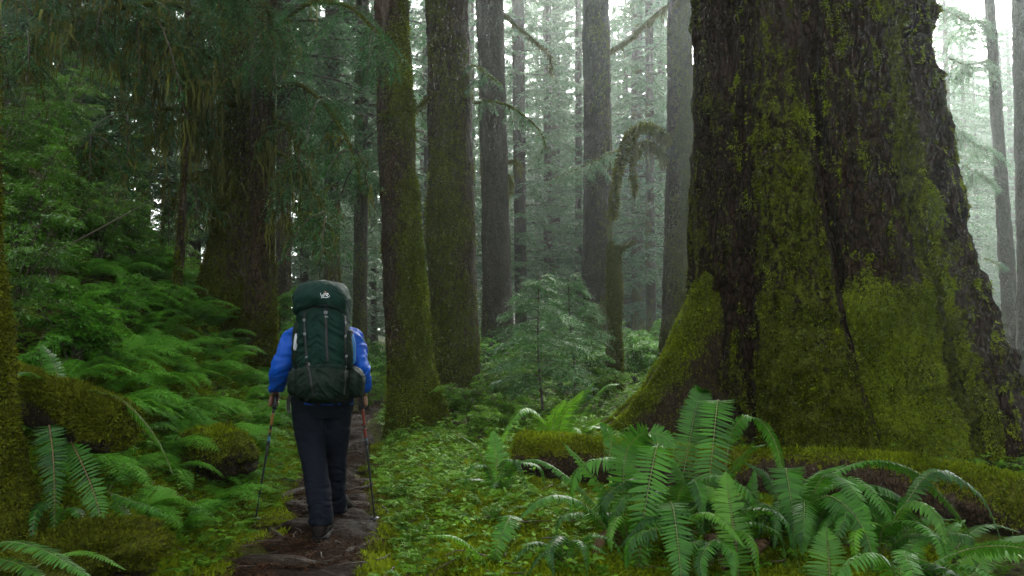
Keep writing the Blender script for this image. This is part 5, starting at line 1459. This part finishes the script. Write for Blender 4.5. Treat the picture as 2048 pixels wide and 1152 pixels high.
fern_thing('low sword fern filling the dark ground between the clump and the right corner', [
    ([(1760, 1160, 4.6), (1780, 1100, 4.7), (1820, 1070, 4.8), (1870, 1075, 4.8)], 24, {}),
    ([(1755, 1160, 4.6), (1730, 1110, 4.7), (1700, 1085, 4.8), (1660, 1085, 4.85)], 22, {}),
    ([(1760, 1170, 4.5), (1790, 1120, 4.4), (1835, 1120, 4.3), (1870, 1160, 4.2)], 24, {}),
    ([(1765, 1160, 4.7), (1800, 1080, 5.0), (1850, 1040, 5.1), (1905, 1040, 5.1)], 22, {}),
    ([(1890, 1140, 4.7), (1930, 1075, 4.9), (1980, 1050, 5.0), (2040, 1065, 5.0)], 22, {}),
    ([(1895, 1140, 4.7), (1890, 1090, 4.8), (1905, 1055, 4.9), (1930, 1040, 5.0)], 20, {}),
], 415, filler=(7, .4, .65))
fern_thing('small sword fern between the arching front frond and the hanging fronds', [
    ([(1130, 1160, 4.6), (1110, 1110, 4.6), (1080, 1085, 4.55), (1045, 1090, 4.5)], 20, {}),
    ([(1135, 1160, 4.6), (1150, 1110, 4.6), (1180, 1090, 4.55), (1215, 1110, 4.5)], 20, {}),
    ([(1130, 1160, 4.6), (1128, 1110, 4.65), (1135, 1075, 4.7)], 20, {}),
], 416, filler=(5, .3, .45))
fern_thing('sword fern with long fronds arching right in front of the log', [
    ([(1600, 1130, 4.95), (1582, 1010, 5.0), (1576, 950, 4.95), (1572, 938, 4.8), (1580, 985, 4.68), (1588, 1040, 4.6), (1586, 1100, 4.58)], 37, {'taper_base': .22, 'side': (1, 0, 0), 'pairs': 50}),
    ([(1590, 1120, 5.0), (1615, 1005, 5.0), (1670, 945, 4.95), (1745, 922, 4.9), (1820, 940, 4.85), (1890, 1000, 4.8), (1950, 1082, 4.75)], 21, {'droop': .55, 'pairs': 58, 'side': (.3, -.75, .3)}),
    ([(1580, 1130, 4.8), (1605, 1030, 4.7), (1650, 992, 4.55), (1700, 1020, 4.4), (1736, 1080, 4.3), (1752, 1160, 4.25)], 35, {'pairs': 52, 'side': (.8, -.5, .25)}),
    ([(1610, 1120, 4.9), (1650, 1020, 4.85), (1710, 994, 4.8), (1775, 1004, 4.7), (1840, 1048, 4.6), (1890, 1100, 4.55)], 25, {'droop': .4, 'side': (.5, -.7, .3)}),
    ([(1620, 1120, 4.9), (1665, 1040, 5.0), (1735, 990, 5.1), (1810, 1000, 5.1), (1860, 1030, 5.05)], 16, {'droop': .5}),
    ([(1600, 1120, 4.9), (1680, 1030, 4.8), (1740, 1030, 4.7), (1790, 1080, 4.6), (1830, 1150, 4.5)], 30, {'side': (.8, -.5, .2)}),
    ([(1590, 1130, 5.0), (1560, 1010, 5.1), (1530, 950, 5.15), (1490, 925, 5.2)], 26, {}),
    ([(1590, 1130, 4.9), (1550, 1040, 4.8), (1520, 1010, 4.7), (1490, 1030, 4.6), (1480, 1080, 4.5)], 24, {}),
    ([(1600, 1130, 5.1), (1610, 1000, 5.3), (1640, 950, 5.4), (1690, 930, 5.5)], 22, {}),
    ([(1590, 1130, 5.0), (1600, 1060, 4.8), (1622, 1050, 4.7), (1640, 1090, 4.6), (1645, 1150, 4.5)], 26, {}),
], 405, base=(1600, 1130, 4.95), filler=(11, .45, .75))
fern_thing('single upright light green frond standing at the bottom edge right of centre', [
    ([(1662, 1260, 4.0), (1660, 1180, 4.02), (1657, 1110, 4.08), (1652, 1056, 4.15)], 50, {'mat': 'sword_bright', 'stem': 'stem_brown', 'side': (1, 0, 0), 'pairs': 30}),
], 406)
fern_thing('sword fern at the bottom right corner with a broad frond sweeping off the edge', [
    ([(1800, 1210, 3.6), (1850, 1140, 3.55), (1925, 1102, 3.5), (2000, 1092, 3.45), (2080, 1105, 3.4), (2150, 1140, 3.35)], 36, {'side': (.35, -.7, .55), 'pairs': 42}),
    ([(1850, 1220, 3.7), (1900, 1170, 3.75), (1960, 1150, 3.8), (2030, 1170, 3.8)], 26, {'side': (.35, -.7, .55)}),
    ([(1800, 1230, 3.8), (1800, 1150, 4.0), (1830, 1090, 4.15), (1880, 1070, 4.2)], 26, {}),
    ([(1900, 1230, 4.0), (1960, 1130, 4.3), (2020, 1080, 4.4), (2080, 1070, 4.5)], 26, {}),
], 407, base=(1820, 1215, 3.65), filler=(5, .4, .6))
fern_thing('pair of upright ferns with dark midribs rising from the moss left of the log', [
    ([(992, 1025, 6.2), (985, 985, 6.2), (972, 935, 6.2), (950, 893, 6.15), (922, 872, 6.1)], 22, {'stem': 'stem_brown'}),
    ([(1001, 1028, 6.15), (998, 970, 6.15), (992, 910, 6.2), (986, 862, 6.25)], 33, {'stem': 'stem_brown', 'side': (1, -.2, 0)}),
    ([(1003, 1028, 6.15), (1010, 960, 6.1), (1030, 930, 6.05), (1052, 925, 6.0)], 18, {}),
], 408, filler=(5, .3, .5))
fern_thing('bright sword fern fanning up behind the fallen log', [
    ([(1120, 900, 8.0), (1150, 850, 8.0), (1185, 800, 7.95), (1212, 772, 7.9), (1240, 768, 7.85)], 24, {}),
    ([(1118, 900, 8.0), (1135, 850, 8.05), (1160, 800, 8.1), (1188, 764, 8.1)], 27, {}),
    ([(1112, 900, 8.0), (1120, 850, 7.9), (1140, 810, 7.8), (1168, 780, 7.75)], 26, {}),
    ([(1108, 900, 8.0), (1105, 860, 7.95), (1112, 825, 7.9), (1130, 800, 7.85)], 24, {}),
    ([(1125, 900, 8.0), (1165, 860, 7.8), (1195, 838, 7.7), (1225, 830, 7.6)], 20, {}),
    ([(1104, 900, 8.0), (1090, 860, 7.9), (1080, 840, 7.8), (1066, 832, 7.7)], 20, {}),
], 409, mat='sword_bright', filler=(6, .5, .8))
# left foreground
fern_thing('sword fern arching right over the mossy log stub', [
    ([(118, 790, 4.75), (180, 785, 4.6), (240, 800, 4.5), (285, 840, 4.42), (320, 890, 4.38), (346, 948, 4.35)], 19, {'stem': 'stem_brown', 'droop': .4, 'side': (.5, -.75, .35)}),
    ([(118, 790, 4.75), (115, 750, 4.8), (100, 715, 4.8), (82, 690, 4.8)], 24, {'pairs': 20}),
    ([(112, 790, 4.8), (80, 760, 4.7), (50, 745, 4.6), (20, 760, 4.5)], 20, {'pairs': 20}),
], 410)
fern_thing('sword fern with two dark fronds hanging below the mossy log stub', [
    ([(98, 850, 4.5), (100, 862, 4.4), (106, 910, 4.32), (109, 980, 4.28), (108, 1068, 4.26)], 32, {'stem': 'stem_brown', 'side': (1, 0, 0), 'taper_base': .03}),
    ([(140, 880, 4.5), (150, 898, 4.42), (178, 960, 4.35), (198, 1020, 4.3), (207, 1085, 4.28)], 31, {'stem': 'stem_brown', 'side': (1, .1, .2), 'taper_base': .03}),
], 411, filler=(5, .35, .55))
fern_thing('bluish fern frond pair on the ground right of the hanging fronds', [
    ([(218, 985, 4.7), (255, 1000, 4.65), (300, 1015, 4.6), (340, 1035, 4.55)], 18, {'pairs': 22, 'droop': .5}),
    ([(222, 990, 4.7), (250, 1030, 4.6), (275, 1065, 4.5), (290, 1085, 4.45)], 16, {'pairs': 20}),
    ([(215, 985, 4.7), (232, 960, 4.7), (260, 955, 4.7)], 13, {'pairs': 16}),
], 412)
fern_thing('dark blurred fern fronds in the bottom left corner', [
    ([(-60, 1110, 3.35), (10, 1085, 3.3), (80, 1098, 3.25), (140, 1130, 3.2), (190, 1165, 3.15)], 34, {}),
    ([(-60, 1130, 3.3), (0, 1120, 3.25), (60, 1140, 3.2), (110, 1180, 3.15)], 30, {}),
    ([(60, 1140, 3.7), (130, 1108, 3.7), (190, 1110, 3.65), (250, 1140, 3.6)], 18, {'mat': 'sword_bright'}),
], 413)

# ---- lady ferns covering the bank: one of each kind with its fronds, then copies
def lady_frond_mesh(seed, L=.62):
    rng = np.random.default_rng(seed)
    g = Geo()
    s = np.linspace(0, 1, 20)[:, None]
    ax = np.array([0, 1.0, 0]) * L * (s * .95) + UP * L * (0.62 * s - .80 * s ** 2.2) + np.array([1.0, 0, 0]) * rng.normal(0, .05) * s ** 2
    u = np.linspace(.10, .985, 26)
    i = np.minimum((u * 19).astype(int), 18); f = (u * 19 - i)[:, None]
    P = ax[i] * (1 - f) + ax[i + 1] * f
    tg = unit(np.gradient(ax, axis=0))[i]; sd = np.array([1.0, 0, 0])
    W = L * .22 * np.sin(np.pi * np.clip(u * .86 + .14, 0, 1)) ** .8
    for sg in (1, -1):
        d = unit(sd * sg + tg * .35 + rng.normal(0, .08, (26, 3)))
        K = 8; k = np.linspace(.08, 1, K)[None, :, None]
        C = P[:, None] + d[:, None] * W[:, None, None] * k - UP * (W[:, None, None] * .22 * k ** 2)
        for s2 in (1, -1):
            ld = unit(d[:, None] * .55 + tg[:, None] * s2 + rng.normal(0, .1, C.shape))
            ll = (W[:, None] * .26 * (1.1 - .75 * k[..., 0])) + .003
            g.kites(C.reshape(-1, 3), ld.reshape(-1, 3), (UP + rng.normal(0, .2, C.shape)).reshape(-1, 3), ll.ravel(), ll.ravel() * .55, np.clip(.5 + rng.normal(0, .16, C.shape[:2]), 0, 1).ravel())
    g.tube(ax, np.linspace(.004, .001, 20), 4, .6, cap=False)
    return g.mesh('frond')
lady_fronds = [lady_frond_mesh(500 + k, L) for k, L in enumerate((.62, .55, .70, .48))]
for m_ in lady_fronds: m_.materials.append(M['lady'])
def lady_fern(seed):
    rng = np.random.default_rng(seed)
    r = empty('lady_fern', (0, 0, 0), None, 'fern')
    for k in range(9):
        f = add_obj('frond', lady_fronds[int(rng.integers(4))], None, r)
        f.rotation_euler = (rng.uniform(-.1, .55), rng.normal(0, .12), k * 2.39996 + rng.normal(0, .3))
        f.scale = [rng.uniform(.75, 1.1)] * 3
    return r
def place(proto, used, x, y, rz, s, label, group, dz=-.02, lean=(0, 0)):
    o = proto if not used else copy_tree(proto)
    o.location = (float(x), float(y), float(hfun(x, y)) + dz); o.rotation_euler = (lean[0], lean[1], rz); o.scale = (s, s, s)
    o['label'] = label; o['group'] = group
    return o
ferns = [lady_fern(k) for k in range(3)]; fern_used = [False] * 3
rng = np.random.default_rng(9)
pts = []
tries = 0
while len(pts) < 105 and tries < 6000:
    tries += 1
    y = rng.uniform(5.2, 11.5); d = rng.uniform(.58, 2.9) if y > 6.5 else rng.uniform(.75, 2.3)
    x = float(path_x(y)) - d
    w = px2w(0, 0, y)
    if abs(x / y * FPX + 1024) < 0 or x / y * FPX + 1024 < 120: continue
    if all((x - a) ** 2 + (y - b) ** 2 > .065 for a, b in pts): pts.append((x, y))
for x, y in pts:
    k = int(rng.integers(3)); d = float(path_x(y)) - x
    if y < 7.2: lab, gr = 'feathery green fern on the bank left of the near trekking pole', 'ferns on the near bank'
    elif d < 1.1: lab, gr = 'feathery bright fern edging the trail beside the hiker in blue', 'ferns along the left trail edge'
    else: lab, gr = 'feathery green fern on the slope below the twin stemmed conifer', 'ferns below the twin conifer'
    place(ferns[k], fern_used[k], x, y, rng.uniform(0, 6.28), rng.uniform(.62, 1.0) * (0.72 if d < .85 else 1), lab, gr, lean=(0, .25)); fern_used[k] = True

# ---- leafy shrubs
def shrub(seed, H, spread, leaf, mat, stems=9, n_tw=16):
    rng = np.random.default_rng(seed)
    r = empty('leafy_shrub', (0, 0, 0), None, 'shrub')
    g, gs = Geo(), Geo()
    for k in range(stems):
        az = k * 2.39996 + rng.normal(0, .4); s = np.linspace(0, 1, 14)[:, None]
        h = H * rng.uniform(.55, 1.05); o = spread * rng.uniform(.3, 1.0)
        ax = np.array([math.cos(az), math.sin(az), 0]) * o * s ** 1.5 + UP * h * (1.25 * s - .32 * s ** 2.5) + np.cumsum(rng.normal(0, .012, (14, 3)), 0)
        gs.tube(ax, np.linspace(.009, .003, 14) * (H ** .5), 5, .3, cap=False)
        for j in range(7):
            q = rng.uniform(.3, 1); i = min(int(q * 13), 12); p = ax[i]
            a2 = rng.uniform(0, 6.28); L = spread * rng.uniform(.3, .65)
            t2 = np.linspace(0, 1, 8)[:, None]
            b = p + np.array([math.cos(a2), math.sin(a2), 0]) * L * t2 + UP * L * (.35 * t2 - .5 * t2 ** 2)
            gs.tube(b, np.linspace(.004, .0015, 8), 4, .3, cap=False)
            feather(g, b, n_tw, spread * .20, leaf, leaf * .52, rng, 4, .25, None, .5 + rng.normal(0, .15), .9, .1, .3, .5)
    gs.build('woody_stem', M['twig'], r); g.build('foliage', M[mat], r)
    return r
shrubs = [shrub(601, 1.5, .75, .042, 'shrub'), shrub(602, 2.0, .95, .046, 'shrub', 11), shrub(603, .75, .5, .036, 'herb', 8), shrub(604, 1.1, .6, .05, 'lady', 8)]
su = [False] * 4
rng = np.random.default_rng(21)
for (px, Y, k, s, zz) in [(25, 6.0, 1, .9, 0), (110, 7.2, 1, 1.0, 0), (30, 8.2, 1, 1.15, 0), (190, 8.6, 0, 1.0, 0), (270, 9.8, 0, 1.0, 0), (90, 10.2, 1, 1.15, 0), (190, 11.5, 1, 1.05, 0), (-40, 7.4, 1, 1.1, 0), (340, 11.5, 0, 1.0, 0),
                          (60, 5.4, 3, .9, 0), (150, 6.4, 3, 1.0, 0), (230, 7.6, 3, 1.0, 0), (310, 8.8, 3, .9, 0), (0, 12.0, 1, 1.3, 0), (120, 13.5, 1, 1.2, 0), (260, 13.5, 1, 1.0, 0), (-30, 5.0, 3, .8, 0), (20, 7.0, 0, 1.0, 0), (150, 9.2, 0, 1.0, 0), (60, 9.4, 3, 1.2, 0)]:
    x = (px - 1024) / FPX * Y
    if Y < 8: lab, gr = 'glossy leafy shrub on the near left bank above the mossy log stub', 'shrubs on the near left bank'
    else: lab, gr = 'leafy shrub higher up the left slope under the mossy limbs', 'shrubs up the left slope'
    place(shrubs[k], su[k], x, Y, rng.uniform(0, 6.28), s * (.62 if Y > 7 else .72), lab, gr, lean=(0, .12)); su[k] = True
for (px, Y, k, s) in [(905, 12.2, 2, .8), (940, 11.2, 2, .9), (900, 14.5, 2, 1.1), (985, 13.0, 2, 1.0), (1030, 13.6, 2, 1.1), (1000, 16, 3, 1.2), (1060, 15.5, 2, 1.2), (940, 17, 3, 1.2), (1120, 15, 2, 1.2), (1180, 14.5, 3, 1.0), (1160, 18, 3, 1.3),
                      (1270, 17, 3, 1.2), (1290, 20, 3, 1.3), (1090, 19, 3, 1.4), (1030, 21, 3, 1.4), (850, 16, 2, 1.2), (1240, 22, 3, 1.5), (1330, 23, 3, 1.5), (970, 24, 3, 1.5), (905, 20, 3, 1.4), (1200, 12.5, 2, .9), (1010, 10.2, 2, .7), (960, 9.4, 2, .6)]:
    x = (px - 1024) / FPX * Y
    place(shrubs[k], su[k], x, Y, rng.uniform(0, 6.28), s, 'low leafy shrub between the mossy trunks beyond the fallen log' , 'shrubs beyond the fallen log'); su[k] = True
for (px, Y, k, s) in [(735, 15, 2, 1.0), (760, 17, 3, 1.1), (745, 20, 3, 1.2), (690, 18, 3, 1.2), (600, 15, 3, 1.1), (575, 12.5, 2, 1.0), (640, 16, 3, 1.2), (560, 17, 3, 1.3), (610, 20, 3, 1.5), (680, 24, 3, 1.6), (760, 25, 3, 1.5)]:
    x = (px - 1024) / FPX * Y
    place(shrubs[k], su[k], x, Y, rng.uniform(0, 6.28), s, 'leafy shrub beside the trail beyond the hiker', 'shrubs along the far trail'); su[k] = True

# a thin bare stick leaning across the shrubs
g = Geo(); ax = spline(px2w([92, 180, 260, 322], [514, 468, 424, 392], [6.2, 6.25, 6.3, 6.35]), 20); g.tube(ax, np.linspace(.007, .003, 20), 6, .3)
st = g.build('dead_stick', M['twig']); tag(st, 'thin bare stick slanting across the shrubs on the left bank', 'stick')

# ---------------------------------------------------------------- ground cover
rng = np.random.default_rng(33)
def ground_points(n, y0, y1, dmin, side, dmax):
    y = y0 * (y1 / y0) ** rng.random(n); d = dmin + (dmax - dmin) * rng.random(n) ** 1.2
    x = path_x(y) + d * side
    px = x / y * FPX + 1024
    ok = (px > -120) & (px < 2180)
    return x[ok], y[ok]
def ground_normal(x, y, e=.05):
    return unit(np.stack([-(hbase(x + e, y) - hbase(x - e, y)) / (2 * e), -(hbase(x, y + e) - hbase(x, y - e)) / (2 * e), np.ones_like(x)], -1))
def wid_at(y): return np.interp(y, [0, 5, 7, 10, 14], [0.60, 0.54, 0.44, 0.31, 0.26])

def clear_of_log(x, y, rng):
    """low plants stay thin in the dark strip in front of the fallen log and under the fern clump"""
    yl = np.interp(x, [0.0, 0.8, 1.66, 2.6, 3.4], [7.5, 7.1, 6.65, 6.1, 5.55])
    strip = (x > 0.0) & (y < yl + .25) & (y > yl - 1.0)
    shade = (x > .45) & (y < 5.6)
    return ~((strip & (rng.random(len(x)) < .85)) | (shade & (rng.random(len(x)) < .6)))
gm = Geo()   # moss carpet
for side, n, dmax in ((1, 190000, 3.6), (-1, 100000, 1.9)):
    x, y = ground_points(n, 3.2, 11, .22, side, dmax)
    d = np.abs(x - path_x(y)); nz = fbm(np.stack([x, y, 0 * x], -1) * 2.3, 3, 91)
    keep = (d > wid_at(y) * (0.70 + .75 * nz + .22 * rng.random(len(x)))) & (nz > -.35)
    x, y = x[keep], y[keep]
    p = np.stack([x, y, hfun(x, y)], -1); nn = ground_normal(x, y); k = len(x)
    dd = unit(nn * .75 + rng.normal(0, .6, (k, 3)))
    gm.kites(p - nn * .006, dd, rng.normal(0, 1, (k, 3)) + nn * .6, .040 * (.5 + rng.random(k)), .015 * (.6 + .8 * rng.random(k)), np.clip(.42 + .8 * fbm(p * 3, 2, 93) + rng.normal(0, .2, k), 0, 1))

# feathery moss sprigs standing above the carpet
for side, n, dmax in ((1, 16000, 3.2), (-1, 9000, 1.6)):
    x, y = ground_points(n, 3.4, 10, .4, side, dmax)
    d = np.abs(x - path_x(y)); nz = fbm(np.stack([x, y, 0 * x], -1) * 1.9, 3, 191)
    keep = (d > wid_at(y) * (0.78 + .7 * nz)) & (nz > -.2)
    x, y = x[keep], y[keep]; k = len(x); p = np.stack([x, y, hfun(x, y)], -1); nn = ground_normal(x, y)
    a = rng.uniform(0, 6.28, k); out = np.stack([np.cos(a), np.sin(a), 0 * a], -1); L = rng.uniform(.035, .085, k)
    K = 7; s = np.linspace(.1, 1, K)[None, :, None]
    C = p[:, None] + (out[:, None] * s + nn[:, None] * (.9 * s - .5 * s ** 2)) * L[:, None, None]
    tg = unit(out[:, None] + nn[:, None] * (.9 - s)); sd = unit(np.cross(tg, UP + rng.normal(0, .25, (k, 1, 3))))
    tb = np.clip(.6 + .5 * fbm(p * 2, 2, 97) + rng.normal(0, .2, k), 0, 1)
    for sg in (1, -1):
        ll = L[:, None] * .34 * (1.1 - .8 * s[..., 0])
        gm.kites(C.reshape(-1, 3), unit(sd * sg + tg * .7 + rng.normal(0, .15, C.shape)).reshape(-1, 3), (UP + rng.normal(0, .3, C.shape)).reshape(-1, 3), ll.ravel(), ll.ravel() * .34, np.repeat(tb, K))
tag(gm.build('moss_carpet', M['moss']), 'thick green moss carpeting the ground beside the trail', 'moss', kind='stuff')

gh = Geo()   # small fern-like sprigs and broad leaved herbs
for side, n, dmax, y1 in ((1, 17000, 6.5, 26), (-1, 10000, 4.0, 22)):
    x, y = ground_points(n, 3.4, y1, .4, side, dmax)
    d = np.abs(x - path_x(y)); nz = fbm(np.stack([x, y, 0 * x], -1) * 1.7, 3, 95)
    keep = (d > wid_at(y) * (1.02 + .25 * nz)) & (nz + .5 * rng.random(len(x)) > -.05) & clear_of_log(x, y, rng)
    x, y = x[keep], y[keep]; k = len(x)
    p = np.stack([x, y, hfun(x, y)], -1); nn = ground_normal(x, y)
    a = rng.uniform(0, 6.28, k); out = np.stack([np.cos(a), np.sin(a), 0 * a], -1)
    L = rng.uniform(.07, .17, k) * np.interp(y, [4, 12, 25], [.9, 1.3, 2.4])
    K = 8; s = np.linspace(.12, 1, K)[None, :, None]
    rise = rng.uniform(.35, 1.0, k)[:, None, None]
    C = p[:, None] + (out[:, None] * (.8 * s) + nn[:, None] * rise * (1.1 * s - .65 * s ** 2)) * L[:, None, None]
    tg = unit(out[:, None] * .8 + nn[:, None] * rise * (1.1 - 1.3 * s)); sd = unit(np.cross(tg, UP + rng.normal(0, .2, (k, 1, 3))))
    tb = np.clip(.5 + .5 * fbm(p * 1.5, 2, 97) + rng.normal(0, .2, k), 0, 1)
    for sg in (1, -1):
        ll = L[:, None] * .36 * np.sin(np.pi * np.clip(s[..., 0] * .8 + .16, 0, 1)) 
        ld = unit(sd * sg + tg * .45 + rng.normal(0, .14, C.shape))
        gh.kites(C.reshape(-1, 3), ld.reshape(-1, 3), (UP + rng.normal(0, .3, C.shape)).reshape(-1, 3), ll.ravel(), ll.ravel() * .42, np.repeat(tb, K))
for side, n, dmax, y1 in ((1, 4500, 6.0, 24), (-1, 2500, 3.5, 18)):
    x, y = ground_points(n, 3.4, y1, .45, side, dmax)
    d = np.abs(x - path_x(y)); nz = fbm(np.stack([x, y, 0 * x], -1) * 1.3, 3, 99)
    keep = (d > wid_at(y) * 1.1) & (nz + .4 * rng.random(len(x)) > .1) & clear_of_log(x, y, rng)
    x, y = x[keep], y[keep]; k = len(x)
    h = rng.uniform(.03, .16, k) * np.interp(y, [4, 12, 25], [1, 1.6, 3])
    p = np.stack([x, y, hfun(x, y) + h], -1)
    lf = rng.uniform(.025, .05, k) * np.interp(y, [4, 12, 25], [.9, 1.3, 2.2])
    a0 = rng.uniform(0, 6.28, k)
    for j in range(3):
        a = a0 + j * 2.09; dd = np.stack([np.cos(a), np.sin(a), rng.normal(-.1, .25, k)], -1)
        gh.kites(p, dd, UP + rng.normal(0, .3, (k, 3)), lf, lf * .75, np.clip(rng.normal(.6, .25, k), 0, 1), .12, .55)
tag(gh.build('ground_cover', M['herb']), 'low ferny herbs and small leaves covering the forest floor', 'ground cover', kind='stuff')

M['litter'] = leaf_mat('needle_litter', (0.014, 0.006, 0.003), (0.095, 0.044, 0.021), .8, .05, .05, hue_noise=.9)
gl = Geo()
n = 70000
y = 3.8 * (20 / 3.8) ** rng.random(n); x = path_x(y) + rng.normal(0, .42, n)
k = (np.abs(x - path_x(y)) < 1.0) & (fbm(np.stack([x, y, 0 * x], -1) * 2.6, 3, 131) + .35 * rng.random(n) > .05); x, y = x[k], y[k]; n = len(x)
a = rng.uniform(0, 6.28, n); dd = np.stack([np.cos(a), np.sin(a), rng.normal(.05, .2, n)], -1)
gl.kites(np.stack([x, y, hfun(x, y) + .008 + .02 * rng.random(n)], -1), dd, UP + rng.normal(0, .35, (n, 3)), rng.uniform(.010, .055, n) , rng.uniform(.002, .009, n), np.clip(rng.normal(.4, .25, n), 0, 1))
tag(gl.build('needle_litter', M['litter']), 'brown needles and bark crumbs scattered over the trail', 'litter', kind='stuff')

# broken twigs lying about on the moss and the trail
gt = Geo(); rng = np.random.default_rng(61)
for k in range(420):
    y = 3.8 * (14 / 3.8) ** rng.random(); x = float(path_x(y)) + rng.normal(0, 1.1) + .5
    L = rng.uniform(.05, .28); a = rng.uniform(0, 6.28); s = np.linspace(-.5, .5, 6)
    X = x + np.cos(a) * L * s + rng.normal(0, .006, 6); Y = y + np.sin(a) * L * s
    gt.tube(np.stack([X, Y, hfun(X, Y) + .012 + rng.uniform(0, .03) + .03 * s * rng.normal()], -1), np.linspace(.0045, .002, 6) * rng.uniform(.6, 1.4), 5, .3, cap=False)
tag(gt.build('fallen_twigs', M['twig']), 'thin broken twigs strewn over moss and trail', 'twigs', kind='stuff')
# ---------------------------------------------------------------- unseen trees to the sides, added to shade the near ground and air
def unseen_shade_forest():
    rng = np.random.default_rng(404)
    g = Geo()
    spots = []
    for k in range(900):
        r = rng.uniform(13, 42); a = rng.uniform(0, 6.28)
        x, y = r * math.sin(a), r * math.cos(a)
        px = x / max(y, .01) * FPX + 1024
        lim = 4.5
        inside = y > 0 and -250 - 1700 * lim / max(y, 1) < px < 2298 + 1700 * lim / max(y, 1)
        if inside or y > 26 or y < -4 or (x < 0 and 0 < y < 22): continue
        if all((x - b) ** 2 + (y - c) ** 2 > 18 for b, c in spots): spots.append((x, y))
    for x, y in spots:
        z0 = float(hfun(x, y)); H = rng.uniform(20, 27)
        zz = np.linspace(-.3, H, 12)
        g.tube(np.stack([x + 0 * zz, y + 0 * zz, z0 + zz], -1), np.linspace(.38, .05, 12), 10, .1, cap=False)
        n = 1000
        q = rng.random(n) ** .8; z = z0 + 1.5 + (H - 1.5) * q
        rad = 3.9 * (1 - q) ** .7 * np.sqrt(rng.random(n)) + .2; a = rng.uniform(0, 6.28, n)
        d = np.stack([np.cos(a), np.sin(a), rng.normal(-.35, .25, n)], -1)
        g.kites(np.stack([x + rad * np.cos(a), y + rad * np.sin(a), z - .25 * rad], -1), d, UP + rng.normal(0, .3, (n, 3)), rng.uniform(.5, 1.1, n), rng.uniform(.22, .5, n), np.clip(rng.normal(.4, .2, n), 0, 1))
    o = g.build('unseen_shade_forest', M['needle'])
    tag(o, 'unseen conifers added off to the sides to shade the near ground and air', 'forest', kind='stuff')
unseen_shade_forest()
build_haze()
print('script seconds', round(time.time() - T_START, 1), 'objects', len(SC.objects), 'verts', sum(len(m.vertices) for m in bpy.data.meshes))
